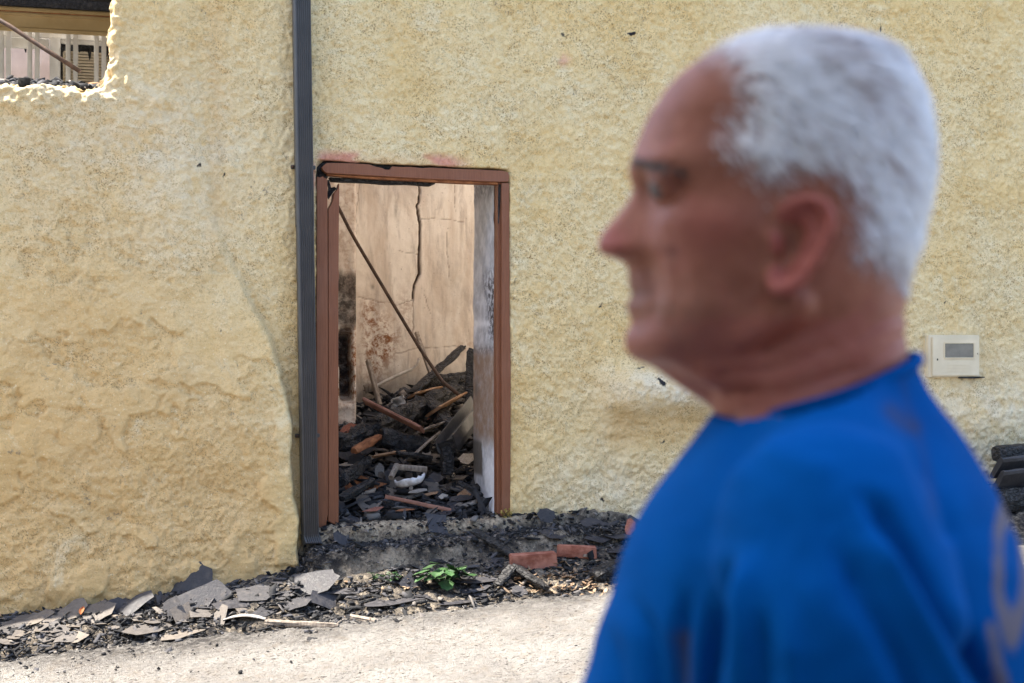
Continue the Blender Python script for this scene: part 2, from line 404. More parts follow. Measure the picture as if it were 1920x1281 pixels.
# ================================================================== ground
def g0(x, y):
    return 0.115 + 0.07 * np.clip(x, -3, 7) + 0.08 * np.clip(y, -2.3, 0.3)
def ground_noise(x, y): return 0.010 * fbm(x * 1.3, y * 1.3, 3, 5) + 0.006 * fbm(x * 9, y * 9, 3, 6)
def patch_edge(x, y):    # a slightly raised newer concrete patch
    return sst(-0.015, 0.015, (x - 0.83) + 0.28 * (y + 1.15) + 0.05 * fbm(x * 7, y * 7, 3, 9)) * sst(-.8, -.95, y)
xs = np.concatenate([np.linspace(-60, -2.2, 24)[:-1], np.arange(-2.2, 4.6, 0.016), np.linspace(4.6, 60, 24)[1:]])
ys = np.concatenate([np.linspace(-60, -2.9, 34)[:-1], np.arange(-2.9, 0.0, 0.016), np.linspace(0, 60, 24)])
GX, GY = np.meshgrid(xs, ys, indexing='ij')
GZ = g0(GX, GY) + ground_noise(GX, GY) + 0.012 * patch_edge(GX, GY) + 0.0075 * fbm(GX * 26, GY * 26, 3, 8, .65) * (np.abs(GX - 1.2) < 3.6)
ash = np.clip(sst(-1.22, -0.55, GY + 0.05 * GX + 0.16 * fbm(GX * 3, GY * 3, 3, 12)) * 1.1, 0, 1)
street = mk('street', np.stack([GX, GY, GZ], -1).reshape(-1, 3), grid_faces(*GX.shape), M['street'], smooth=True, attrs={'ash': ash}, origin=(0, 0, 0))
tag(street, kind='structure')

# ================================================================== burned house: front wall
XL, XRt, ZB, ZT = 0.983, 2.074, 0.44, 2.478      # door opening in the wall face
XJ, ZL = -0.105, 2.834                            # right jamb and ledge of the open terrace
HT = 6.5
house = thing('burned_house', 'burned house with rough yellow wall and an empty doorway', 'house', (2.0, 0.3, 0.2))
st = 0.0085
xs = np.concatenate([np.linspace(-6, -1.0, 60)[:-1], np.arange(-1.0, 6.1, st), np.linspace(6.1, 13, 80)])
zs = np.concatenate([np.linspace(-0.6, 0.0, 12)[:-1], np.arange(0.0, 3.72, st), np.linspace(3.72, HT, 40)])
X, Z = np.meshgrid(xs, zs, indexing='ij')
EDGE_Z = [0.0, .25, 1.04, 1.35, 1.614, 1.956, 2.2, 2.47, 3.3, 5]; EDGE_X = [.92, .875, .855, .80, .70, .52, .44, .40, .36, .36]
SOFT_Z = [0, 1.0, 1.6, 2.0, 2.4, 3.0, 5]; SOFT = [.025, .025, .03, .045, .08, .16, .25]
AMP = [.18, .145, .065, .035, .02, .015, .015]
def patchm(X, Z, xe):                                 # smoother trowelled patches on the left-hand mass
    m = sst(.02, .10, fbm(X * 2.6 + .4 * fbm(X * 7, Z * 7, 3, 67), Z * 3.4 + .4 * fbm(X * 7, Z * 7, 3, 68), 3, 66))
    return m * (.25 + .75 * (1 - sst(-.12, .02, X - xe)) * sst(2.3, 1.5, Z))
def wall_offset(X, Z):
    xe = np.interp(Z, EDGE_Z, EDGE_X) + 0.035 * fbm(X * 5, Z * 6, 4, 41)
    so = np.interp(Z, SOFT_Z, SOFT); am = np.interp(Z, SOFT_Z, AMP)
    left = am * (1 - sst(-1, .25, (X - xe) / so))
    o = left
    o = o + (.012 + .050 * np.maximum(0, fbm(X * 9, Z * 12, 3, 38, .6))) * sst(.35, -.05, X) * gau(Z, 2.74, .13) * (X < .6)
    base = np.interp(X, [-6, 0, .9, .95, 3, 13], [.08, .08, .05, .0, .05, .06]) * (1 - sst(.15, .75, Z - .07 * X)); o = o + base
    # white lump and hollows right of the door
    a = (X - 3.02) / .36; b = (Z - 1.19) / .17
    o = o + 0.15 * np.exp(-(np.abs(a) ** 5)) * sst(1.25, .35, b + .25 * fbm(X * 5, Z * 5, 2, 65)) * (1 - .72 * sst(.0, -1.1, b)) * sst(-4.0, -1.0, b)
    o = o + 0.03 * gau(X, 3.2, .25) * gau(Z, .75, .16) - 0.03 * gau(X, 2.75, .12) * gau(Z, .95, .12)
    o = o + 0.06 * gau(X, 4.9, .6) * gau(Z, 1.0, .28)
    calm = np.clip(.30 + 1.0 * (1 - sst(-.1, .15, X - xe)) * sst(2.75, 1.6, Z) + .9 * sst(1.35, .7, Z) * sst(2.1, 2.7, X), .30, 1.0)
    o = o + 0.016 * fbm(X * 1.6, Z * 1.6, 3, 20)
    o = o + calm * (0.020 * fbm(X * 3.6, Z * 4.6, 3, 21) + 0.009 * np.maximum(0, fbm(X * 9, Z * 11, 3, 22)))
    rid = 1 - np.abs(fbm(X * 6.5 + .8 * fbm(X * 5, Z * 5, 3, 60), Z * 8.5 + .5 * fbm(X * 9, Z * 9, 2, 61), 4, 23, .6))
    o = o - calm * 0.007 * sst(.90, 1.0, rid) * sst(-.10, .25, fbm(X * 3.3, Z * 3.3, 3, 62))
    o = o + calm * 0.010 * np.abs(fbm(X * 12, Z * 15, 4, 63, .6))
    o = o + np.clip(1.15 - calm, .35, 1) * .007 * np.abs(fbm(X * 30, Z * 30, 3, 64, .6))
    o = o + .012 * patchm(X, Z, xe)
    o = o + (1 - .65 * patchm(X, Z, xe)) * (0.0080 * fbm(X * 24, Z * 24, 2, 25) + 0.0085 * fbm(X * 58, Z * 58, 2, 26))
    return o
OFF = wall_offset(X, Z)
n1 = 0.020 * fbm(Z * 7, X * 0 + 3, 4, 31) + .006 * fbm(Z * 25, X * 0, 3, 33); n2 = 0.014 * fbm(X * 7, Z * 0 + 8, 4, 32)
nd = 0.006 * fbm(X * 14, Z * 14, 3, 35)
dj, dl = (XJ + n1) - X, Z - (ZL + n2 + 0.01 * X)
k = 0.05; h = np.clip(.5 + .5 * (dl - dj) / k, 0, 1)
d_open = dl * (1 - h) + dj * h - k * h * (1 - h)          # smooth minimum: inside is positive
d_open = d_open + np.where(d_open > -.2, .016 * fbm(X * 38, Z * 38, 2, 39) + .022 * fbm(X * 13, Z * 13, 3, 40), 0)
wj = np.clip(h, 0, 1)
def roll(d, r):
    s = d + r; a = np.clip(s / r, 0, math.pi / 2)
    flat = s <= 0
    dn = np.where(flat, d, -r + r * np.sin(a)); yy = np.where(flat, 0, r * (1 - np.cos(a)) + np.maximum(0, s - r * math.pi / 2))
    return dn, yy
r_edge = .025 + .050 * vn(X * 5 + Z * 5, X * 0 + 2, 77)
dn, yo = roll(d_open, r_edge)
PX = X + (dn - d_open) * (-1) * wj; PZ = Z + (dn - d_open) * (1 - wj); edge_l = .030 * np.abs(fbm(X * 15, Z * 15, 3, 37, .6)) * gau(d_open, -.01, .11)
PY = yo - edge_l - OFF * np.where(yo > .05, np.clip(1.3 - yo * 6, .15, 1), 1)
dl_, dr_, db_, dt_ = X - XL + nd, XRt - X + nd, Z - (ZB + .03 * (X - XL)), ZT + .014 - .015 * (X - XL) - Z + nd
d_door = np.minimum(np.minimum(dl_, dr_), np.minimum(db_, dt_))
dn, yd = roll(d_door, 0.012)
which = np.argmin(np.stack([dl_, dr_, db_, dt_]), 0); dd = (dn - d_door) * (d_door > -0.012)
PX = PX + dd * np.choose(which, [1, -1, 0, 0]); PZ = PZ + dd * np.choose(which, [0, 0, 1, -1])
PY = PY + yd * (d_door > -0.012)
keep_v = (d_open < 0.085) & (d_door < 0.10)
keep = keep_v[:-1, :-1] & keep_v[1:, :-1] & keep_v[1:, 1:] & keep_v[:-1, 1:]
# stains and tinted areas with a shape of their own
wx_, wz_ = .022 * fbm(X * 30, Z * 30, 3, 53), .022 * fbm(X * 30, Z * 30, 3, 54)
def spot(px, py, rx, rz, amp=1.0):
    p = at(px, py, -.03); return amp * np.exp(-((X - p.x + wx_) / rx) ** 2 - ((Z - p.z + wz_) / rz) ** 2)
nz = fbm(X * 40, Z * 40, 3, 51) * .5 + .5
soot = np.zeros_like(X)
for q in [(1190, 60, .03, .022), (1657, 48, .012, .05), (1658, 90, .022, .012), (1835, 128, .022, .02), (1185, 62, .02, .014), (1128, 578, .018, .022), (418, 328, .012, .03),
          (372, 310, .010, .025), (1222, 712, .05, .02), (1200, 690, .05, .010), (1060, 65, .02, .012), (1855, 212, .012, .012), (1778, 565, .010, .02), (1890, 562, .01, .01),
          (640, 505, .0, .0), (1235, 715, .02, .03), (1340, 985, .06, .012), (408, 622, .018, .018), (970, 700, .0, .0), (1240, 830, .012, .03), (1130, 935, .012, .03)]:
    if q[2] > 0: soot += spot(*q) * sst(.30, .62, nz) * 1.1
DTOP = at(760, 300, 0)
pink = np.clip(sst(.075, .0, np.abs(Z - (ZT + .018))) * sst(XL - .03, XL + .05, X) * sst(XRt - .18, XRt - .42, X) * (0.15 + 1.25 * sst(-.15, .35, fbm(X * 5, Z * 9, 3, 52))), 0, 1) * .8
pink = pink + spot(1060, 110, .028, .03, .55) + .7 * sst(.03, .0, np.abs(X - XL + .02)) * sst(2.30, 2.36, Z) * sst(2.5, 2.45, Z)
white = np.clip(1.0 * np.exp(-((X - 3.05) / .42) ** 2 - ((Z - 1.22) / .14) ** 2) + .5 * sst(1.0, .55, Z) * sst(2.0, 2.5, X) + .65 * np.exp(-((X - 5.2) / .9) ** 2 - ((Z - 1.05) / .35) ** 2)  # pale plaster; lump top whitened further for the sky light it catches
                + .45 * np.exp(-((X + .1) / .75) ** 2 - ((Z - 2.62) / .42) ** 2) + .30 * np.exp(-((X - .25) / .3) ** 2 - ((Z - 2.3) / .5) ** 2)
                + .2 * sst(.0, .04, d_open + .05), 0, 1)
ochre = np.clip(sst(1.9, .3, Z) * sst(1.0, .6, X) * .9 + .30 * sst(1.0, .5, X) + .5 * np.exp(-((X + .3) / .6) ** 2 - ((Z - 1.6) / .6) ** 2) + .4 * gau(X, .44, .05) * sst(1.7, 2.3, Z) + .8 * gau(X, 3.05, .38) * gau(Z, .98, .09) + .5 * gau(X, 2.72, .12) * gau(Z, 1.0, .2), 0, 1)
pit = np.clip((1.10 - .60 * patchm(X, Z, np.interp(Z, EDGE_Z, EDGE_X))) - .22 * np.clip(ochre * 1.2, 0, 1) - .5 * np.clip(white - .3, 0, 1), .08, 1)
idx = np.full(X.size, -1); V = np.stack([PX, PY, PZ], -1).reshape(-1, 3); F = grid_faces(*X.shape, keep=keep)
used = np.unique(F); idx[used] = np.arange(len(used)); F = idx[F]
at_ = {k_: a.ravel()[used] for k_, a in dict(soot=soot, pink=pink, white=white, ochre=ochre, pit=pit).items()}
mk('front_wall', V[used], F, M['wall'], house, True, at_)

_y = np.linspace(.04, .47, 46); _x = np.concatenate([np.linspace(-6, -1.2, 40)[:-1], np.linspace(-1.2, XJ + .02, 110)])
A, B = np.meshgrid(_x, _y, indexing='ij')
Lz = ZL - .004 + .01 * A + .014 * fbm(A * 7, A * 0 + 8, 4, 32) + (.012 * fbm(A * 14, B * 14, 3, 36)) * sst(.0, .15, B) - .05 * sst(.0, -.06, B)
mk('ledge', np.stack([A, B, Lz], -1).reshape(-1, 3), grid_faces(*A.shape), M['wall'], house, True, {k_: A * 0 + v_ for k_, v_ in dict(soot=0, pink=0, white=.4, ochre=0, pit=.5).items()})
_z = np.linspace(ZL - .03, HT, 200); A, B = np.meshgrid(_z, _y, indexing='ij')
Jx = XJ + .003 + 0.020 * fbm(A * 7, A * 0 + 3, 4, 31) + .006 * fbm(A * 25, A * 0, 3, 33) + .05 * sst(.0, -.06, B)
mk('jamb', np.stack([Jx, B, A], -1).reshape(-1, 3), grid_faces(*A.shape), M['wall'], house, True, {k_: A * 0 + v_ for k_, v_ in dict(soot=0, pink=0, white=.4, ochre=0, pit=.5).items()})
# solid core and the walls of the roofless room behind (thick rubble masonry)
TH = 0.62
def plain(name, x0, x1, y0, y1, z0, z1, mat): return box(name, ((x0 + x1) / 2, (y0 + y1) / 2, (z0 + z1) / 2), (x1 - x0, y1 - y0, z1 - z0), mat, house, w=.01)
plain('wall_core', XRt + .06, 12.9, .10, TH - .002, -.5, HT - .01, M['inner'])
plain('wall_core', .02, XL - .03, .10, TH - .002, -.5, HT - .01, M['inner'])
plain('wall_core', XL - .028, XRt + .058, .12, TH - .004, ZT + .035, HT - .012, M['inner'])
plain('wall_core', -6, -.12, .16, .47, -.5, ZL - .05, M['inner'])
plain('side_wall', .02, .93, TH + .002, 6.0, -.5, 4.75, M['inner'])
plain('side_wall', 3.55, 3.9, TH + .002, 6.0, -.5, 4.6, M['limewash'])
# back wall of the room: fine grid, cracks cut into it, their shade also painted in the colour
YB = 2.6
xs = np.arange(1.0, 3.56, .0075); zs = np.concatenate([np.linspace(-.4, .8, 10)[:-1], np.arange(.8, 3.0, .0075), np.linspace(3.0, 4.1, 20)])
BX, BZ = np.meshgrid(xs, zs, indexing='ij')
def seg_dist(X, Z, pts):
    D = np.full(X.shape, 1e9)
    for (a, b), (c, d) in zip(pts[:-1], pts[1:]):
        dx, dz = c - a, d - b; L = dx * dx + dz * dz + 1e-12
        t = np.clip(((X - a) * dx + (Z - b) * dz) / L, 0, 1); D = np.minimum(D, np.hypot(X - a - t * dx, Z - b - t * dz))
    return D
def crack_pts(pl, y): return [(at(a, b, y).x, at(a, b, y).z) for a, b in pl]
jx, jz = .010 * fbm(BX * 12, BZ * 12, 3, 71), .010 * fbm(BX * 12, BZ * 12, 3, 72)
cr = np.zeros_like(BX)
big = seg_dist(BX + jx * .6, BZ + jz, crack_pts([(787, 330), (785, 380), (782, 385), (787, 420), (786, 515), (776, 535), (774, 560)], YB)); cr = np.maximum(cr, sst(.011, .004, big * (1.6 - .9 * vn(BZ * 9, BX * 0, 75))))
for pl, w in [([(774, 560), (773, 600), (774, 630)], .007), ([(676, 330), (674, 360), (668, 400), (667, 440)], .005), ([(672, 556), (690, 562), (722, 567), (745, 574), (774, 562)], .004),
              ([(745, 470), (785, 478)], .003), ([(738, 665), (780, 655), (850, 650), (870, 655)], .004), ([(790, 410), (830, 412), (880, 420)], .003), ([(852, 340), (852, 400)], .003),
              ([(838, 430), (840, 520)], .003), ([(796, 545), (806, 590)], .003)]:
    cr = np.maximum(cr, .55 * sst(w * 1.25, w * .2, seg_dist(BX + jx * 1.5, BZ + jz * 1.5, crack_pts(pl, YB))))
BY = YB - .012 * fbm(BX * 2, BZ * 2, 3, 73) - .004 * fbm(BX * 14, BZ * 9, 3, 74) + cr * np.where(big < .02, .05, .006)
def bspot(px, py, rx, rz): p = at(px, py, YB); return np.exp(-((BX - p.x) / rx) ** 2 - ((BZ - p.z) / rz) ** 2)
rust = np.clip(bspot(700, 660, .09, .28) + .9 * bspot(725, 640, .09, .16) + .8 * bspot(690, 590, .06, .1) + .5 * bspot(760, 590, .06, .2) + .4 * bspot(880, 650, .1, .06), 0, 1)
bs = np.clip(.55 * bspot(742, 395, .012, .05) + .6 * bspot(699, 538, .012, .02) + .6 * bspot(820, 740, .5, .16) + .6 * bspot(700, 760, .2, .16) + .28 * bspot(760, 330, .35, .16) + .2 * bspot(850, 520, .12, .3), 0, 1)
mk('back_wall', np.stack([BX, BY, BZ], -1).reshape(-1, 3), grid_faces(*BX.shape), M['inner'], house, True, {'crack': cr, 'rust': rust, 'soot': bs})
plain('back_wall_core', 1.0, 3.54, YB + .10, YB + .45, -.4, 4.08, M['inner'])
# pier left of it, broken open low down
YP = 2.0
pe = at(670, 500, YP).x
xs = np.arange(.94, pe + .001, .0075); zs = np.concatenate([np.linspace(-.4, .7, 8)[:-1], np.arange(.7, 3.2, .0085), np.linspace(3.2, 4.2, 12)])
QX, QZ = np.meshgrid(xs, zs, indexing='ij')
gp = at(648, 690, YP); gapc = gp.x + .02 * fbm(QZ * 6, QZ * 0, 2, 81)
hol = sst(.055, .03, np.abs(QX - gapc)) * sst(at(0, 610, YP).z + .02, at(0, 640, YP).z, QZ) * sst(at(0, 770, YP).z, at(0, 740, YP).z, QZ)
QY = YP - .012 * fbm(QX * 3, QZ * 3, 3, 82) - .006 * fbm(QX * 18, QZ * 18, 3, 83) + .16 * hol + sst(pe - .02, pe, QX) * .02
qs = np.clip(sst(at(0, 492, YP).z, at(0, 515, YP).z, QZ + .03 * fbm(QX * 20, QZ * 8, 3, 84)) * sst(at(0, 622, YP).z, at(0, 600, YP).z, QZ) * .95 + hol, 0, 1)  # scorched band, plus painted shade filling the broken hollow
qr = np.clip(sst(at(0, 600, YP).z, at(0, 640, YP).z, QZ) * sst(at(0, 800, YP).z, at(0, 700, YP).z, QZ) + .35, 0, 1)
mk('pier', np.stack([QX, QY, QZ], -1).reshape(-1, 3), grid_faces(*QX.shape), M['inner'], house, True, {'soot': qs, 'rust': qr, 'crack': hol * 0})
plain('pier_core', .94, pe - .02, YP + .2, YB + .3, -.4, 4.18, M['inner'])
# plastered right reveal of the doorway and the hidden left one
ys_ = np.linspace(.085, TH - .006, 70); zs = np.linspace(.2, ZT + .04, 260)
JY, JZ = np.meshgrid(ys_, zs, indexing='ij')
XR = 2.008
chip = sst(.50, .60, JY + .03 * fbm(JZ * 5, JZ * 0, 3, 91)) * 0
JX = XR - .006 * fbm(JY * 6, JZ * 4, 3, 92) - .003 * fbm(JY * 40, JZ * 40, 2, 93) + .02 * (sst(TH - .03, TH - .006, JY))
def jz_(py): return 1.5 - (py - 640.5) / FPX * 8.2
jb = sst(jz_(640), jz_(675), JZ) * sst(jz_(850), jz_(815), JZ)
js = np.clip(sst(.40, .16, JY + .10 * fbm(JY * 5, JZ * 5, 3, 94)) * sst(jz_(480), jz_(540), JZ) * sst(jz_(650), jz_(625), JZ) + .8 * sst(jz_(380), jz_(340), JZ) * .7 + .5 * gau(JZ, jz_(655), .03), 0, 1)
jc = sst(.02, -.02, (.38 - JY) + .03 * fbm(JZ * 9, JY * 9, 3, 95)) * sst(jz_(828), jz_(838), JZ) * sst(jz_(905), jz_(895), JZ) + .8 * np.exp(-((JY - .5) / .06) ** 2 - ((JZ - jz_(735)) / .06) ** 2)
jw = np.exp(-((JY - .56) / .05) ** 2 - ((JZ - jz_(612)) / .05) ** 2) + .8 * gau(JZ, jz_(606), .02) * (JY > .2) + .7 * sst(jz_(845), jz_(880), JZ) * sst(.36, .28, JY)  # sunlit spot painted white, with a pale streak and pale foot
mk('door_reveal', np.stack([JX, JY, JZ], -1).reshape(-1, 3), grid_faces(*JX.shape), M['jamb'], house, True, {'brown': jb, 'soot': js, 'cement': np.clip(jc, 0, 1), 'white': np.clip(jw, 0, 1) * .9})
plain('door_reveal', XR + .03, XRt + .055, .085, TH - .01, .2, ZT + .03, M['jamb'])
plain('door_reveal', XL - .027, 1.02, .125, TH - .006, .2, ZT + .03, M['jamb'])

# ------------------------------------------------------------------ door frame (part of the house)
fr = bpy.data.objects.new('door_frame', None); COL.objects.link(fr); fr.parent = house
_p = at(775, 985, 0); fr.location = _p - wpos(house); tag(fr, 'brown painted door frame, scorched along its head')
px_board('jamb_board', [(594, 331), (600, 333)] + ragged((605, 330), (614, 338), 3, 1, 3) + [(615, 600), (615, 965), (609, 995), (600, 992), (592, 980), (593, 640)], -.012, .06, M['brown'], fr)
px_board('jamb_board', ragged((615.4, 392), (636, 343), 5, 2.0, 5) + [(636.5, 352), (635.5, 420), (635, 505), (636, 516), (634.5, 528), (634.5, 700), (635, 980), (626, 984), (615.4, 978)], -.002, .085, M['brown'], fr)
px_board('jamb_board', [(941, 343), (955, 343), (956, 600), (958, 700), (957, 968), (952, 977), (941, 974), (940.5, 650)], -.012, .07, M['brown'], fr)
px_board('jamb_board', [(933, 342), (940.2, 342), (940, 650), (940.3, 968), (932, 962), (931, 600)], .012, .07, M['brown'], fr)
head = [(608, 309), (612, 305.5)] + [(640, 305.5), (690, 308)] + ragged((698, 310), (722, 318), 4, 1.3, 8) + ragged((732, 318), (735, 312), 2, .8, 9) + ragged((750, 313), (850, 316.5), 5, 1.2, 10) + [(900, 318), (945, 320.5), (953, 323), (955, 330), (954, 341), (934, 341.4), (800, 336), (700, 330), (612, 325), (606, 320), (603, 314)]
px_board('head_board', head, -.016, .05, M['brown'], fr)
px_board('head_bead', [(612, 326), (700, 331), (934, 342), (934, 346), (870, 344), (700, 335.5), (614, 329)], .0, .06, M['orange'], fr, .002)
px_board('charred_lintel', [(592.5, 300.5)] + ragged((606, 302), (720, 306), 8, 1.2, 11) + ragged((740, 309), (935, 319), 10, 1.2, 12) + [(934, 330), (760, 326), (620, 322), (612, 338), (600, 345), (594, 332)], .035, .05, M['char'], fr, .002)
px_board('burnt_stop', ragged((618, 332), (818, 339), 8, .8, 14) + [(816, 345), (808, 348.5)] + ragged((800, 348), (640, 341), 8, .9, 15) + [(622, 340)], .04, .06, M['char'], fr, .002)
px_board('charred_splinter', [(612, 338), (617, 337), (621, 352), (628, 350), (631, 354), (624, 362), (616, 374), (614, 366), (616, 352)], .05, .02, M['char'], fr, .001)
px_board('charred_edge', ragged((934.5, 346), (939.5, 346), 2, .5, 17) + [(938, 380), (935.5, 420), (933.8, 418), (934, 380)], .008, .02, M['char'], fr, .001)
# yellow moss at the foot of the right jamb
# ------------------------------------------------------------------ threshold and rough step
def step_surf(x, y):
    """height of concrete step in front of the door"""
    z_s = 0.475 + 0.035 * (x - 1.0)
    zl = 0.385 + 0.05 * (x - 1.0); zb = g0(x, y)
    a = sst(-.10, -.045, y + .010 * fbm(np.asarray(x) * 9, np.asarray(y) * 9, 3, 101))
    b = sst(-.50, -.36, y + .05 * fbm(np.asarray(x) * 4, np.asarray(y) * 4, 3, 102))
    z = zb + (zl - zb) * b + (z_s - zl) * a
    m = sst(.80, .93, x) * sst(3.4, 2.5, x)
    return zb + (z - zb) * m
xs = np.arange(.72, 3.5, .011); ys = np.arange(-.72, .40, .011)
SX, SY = np.meshgrid(xs, ys, indexing='ij')
# outside the doorway the step dies just inside the wall
SZ = step_surf(SX, SY) + .022 * fbm(SX * 8, SY * 8, 4, 103) + .016 * fbm(SX * 30, SY * 30, 2, 104) - .03 * sst(-.55, -.70, SY)
sash = np.clip(sst(-.46, -.34, SY + .06 * fbm(SX * 5, SY * 5, 3, 105)) * sst(-.055, -.11, SY) * 1.0 + .16 + .50 * sst(-.44, -.54, SY) + sst(.02, .10, SY) + .45 * sst(1.9, 2.4, SX), 0, 1)
keep = ((SY[:-1, :-1] < .06) | ((SX[:-1, :-1] > XL + .03) & (SX[:-1, :-1] < XRt - .05)))
step = mk('doorstep', np.stack([SX, SY, SZ], -1).reshape(-1, 3), grid_faces(*SX.shape, keep=keep), M['step'], None, True, {'ash': sash, 'tan': .85 * sst(-.13, -.07, SY) * sst(2.4, 2.0, SX)})
tag(step, 'rough sooty concrete step below the empty doorway', 'step')

# ------------------------------------------------------------------ debris bed along the wall foot
def pile(x, y):
    w = np.interp(x, [-3, .1, .9, 1.3, 2.2, 3.0, 6], [.52, .52, .62, .85, .85, .80, .75]); y0 = np.interp(x, [-3, .8, .95, 6], [-.24, -.20, .0, .0])
    hgt = np.interp(x, [-3, 0, .6, 1.0, 2.4, 3.2, 6], [.055, .075, .11, .165, .14, .15, .15])
    return hgt * sst(y0 - w - .12, y0 - w * .35, y) - .045 * sst(y0 - w + .04, y0 - w - .16, y)
def surf(x, y):
    return max(float(g0(x, y) + pile(x, y)), float(step_surf(x, y)) if .8 < x < 3.4 else -9)
xs = np.arange(-1.8, 5.9, .013); ys = np.arange(-1.22, .03, .013)
RX, RY = np.meshgrid(xs, ys, indexing='ij')
RZ = g0(RX, RY) + pile(RX, RY) + (.022 * fbm(RX * 7, RY * 7, 3, 111) + .016 * fbm(RX * 22, RY * 22, 3, 112)) * sst(-.02, .05, pile(RX, RY) + .03) - .004
bed = mk('debris_bed', np.stack([RX, RY, RZ], -1).reshape(-1, 3), grid_faces(*RX.shape), M['step'], None, True, {'ash': np.clip(.9 + .3 * fbm(RX * 3, RY * 3, 3, 113), 0, 1)})
tag(bed, 'black ash and grit lying along the foot of the yellow wall', 'debris', kind='stuff')

# ------------------------------------------------------------------ heap inside the room
def heap(x, y):
    x, y = np.asarray(x, float), np.asarray(y, float)
    return .47 + .035 * (x - 1) + .21 * np.clip(y - .05, 0, 3) + .11 * np.clip(y - .9, 0, 2) * sst(1.5, 2.3, x) + .05 * np.clip(y - .3, 0, .5)
def inside(x, y): return float(heap(x, y)) if y > .02 else -9
xs = np.arange(.36, 3.54, .02); ys = np.arange(.06, 2.75, .02)
HX, HY = np.meshgrid(xs, ys, indexing='ij')
HZ = heap(HX, HY) + (.05 * fbm(HX * 3, HY * 3, 3, 121) + .03 * fbm(HX * 9, HY * 9, 3, 122) + .02 * fbm(HX * 25, HY * 25, 2, 123)) * sst(.05, .35, HY) - .03
keepm = (HY[:-1, :-1] > TH + .0) | ((HX[:-1, :-1] > 1.04) & (HX[:-1, :-1] < XR - .02))
hp = mk('ash_heap', np.stack([HX, HY, HZ], -1).reshape(-1, 3), grid_faces(*HX.shape, keep=keepm), M['char'], None, True)
tag(hp, 'black heap of ash and cinders filling the room behind the doorway', 'rubble', kind='stuff')

# ------------------------------------------------------------------ small chips, countless
def chips(name, P, S, tone, label, cat, elong=0.0):
    n = len(P); base = np.array([[-1, -1, -.4], [1, -.8, -.4], [.8, 1, -.4], [-.9, .9, -.4], [-.7, -.6, .4], [.7, -.7, .5], [.6, .7, .35], [-.6, .8, .45]])
    fc = np.array([[0, 3, 2, 1], [4, 5, 6, 7], [0, 1, 5, 4], [1, 2, 6, 5], [2, 3, 7, 6], [3, 0, 4, 7]])
    B = base[None] * (1 + .45 * (rng.random((n, 8, 3)) - .5)) * np.stack([S * (0.6 + rng.random(n)), S * (.5 + .7 * rng.random(n)), S * (.3 + .7 * rng.random(n))], -1)[:, None, :]
    if elong: B = B * np.where(rng.random(n) < .5, elong, 1.0)[:, None, None] ** np.array([1, -.35, -.35])[None, None]
    a = rng.random(n) * 6.283; tx = rng.normal(0, .45, n); ty = rng.normal(0, .45, n)
    ca, sa = np.cos(a)[:, None], np.sin(a)[:, None]
    x, y, z = B[..., 0] * ca - B[..., 1] * sa, B[..., 0] * sa + B[..., 1] * ca, B[..., 2]
    y, z = y * np.cos(tx)[:, None] - z * np.sin(tx)[:, None], y * np.sin(tx)[:, None] + z * np.cos(tx)[:, None]
    x, z = x * np.cos(ty)[:, None] + z * np.sin(ty)[:, None], -x * np.sin(ty)[:, None] + z * np.cos(ty)[:, None]
    VV = np.stack([x, y, z], -1) + P[:, None, :]
    FF = (fc[None] + (np.arange(n) * 8)[:, None, None]).reshape(-1, 4)
    return tag(mk(name, VV.reshape(-1, 3), FF, M['chips'], None, False, {'tone': np.repeat(tone, 8)}), label, cat, kind='stuff')
vsurf = np.vectorize(surf)
n = 17000
cx = rng.uniform(-1.3, 4.3, n); w_ = np.interp(cx, [-2, .1, .9, 1.3, 3, 5], [.95, .95, 1.0, 1.0, 1.0, 1.0]); cy = -np.abs(rng.beta(1.3, 1.5, n)) * w_ - np.where(cx < .87, .16, .0)
cz = vsurf(cx, cy) + .006
on_face = (cx > .95) & (cx < 2.2) & (cy < -.38) & (cy > -.5) & (rng.random(n) < .75)
P = np.stack([cx, cy, cz], -1)[~on_face]; m_ = len(P)
chips('loose_chips', P, rng.gamma(2.0, .0032, m_).clip(.0022, .024), np.clip(rng.beta(1.3, 2.2, m_) + .12 * (rng.random(m_) < .04) * 4, 0, .86), 'loose cinders and slate chips strewn along the wall foot', 'chips', 2.2)
n = 900
cx = rng.uniform(-1.4, 3.4, n); cy = rng.uniform(-2.6, -.9, n); cy = np.where(rng.random(n) < .55, -.85 - np.abs(rng.normal(0, .22, n)), cy)
P = np.stack([cx, cy, g0(cx, cy) + .006], -1)
chips('street_grit', P, rng.gamma(1.6, .0022, n).clip(.0018, .016), np.clip(rng.beta(1.5, 2.2, n), 0, .9), 'sparse dark grit and flakes scattered over the sunlit street', 'grit')
n = 3800
hx = rng.uniform(1.02, 3.4, n); hy = rng.uniform(.07, 2.5, n) ** 1.0; ok_ = (hy > TH) | (hx < XR - .02)
hx, hy = hx[ok_], hy[ok_]; n = len(hx)
P = np.stack([hx, hy, heap(hx, hy) + .012], -1)
chips('cinders', P, rng.gamma(2.2, .0075, n).clip(.004, .05), np.clip(rng.beta(1.3, 1.9, n) + .5 * (rng.random(n) < .08), 0, 1), 'cinders and broken bits covering the heap inside the doorway', 'cinders', 3.0)

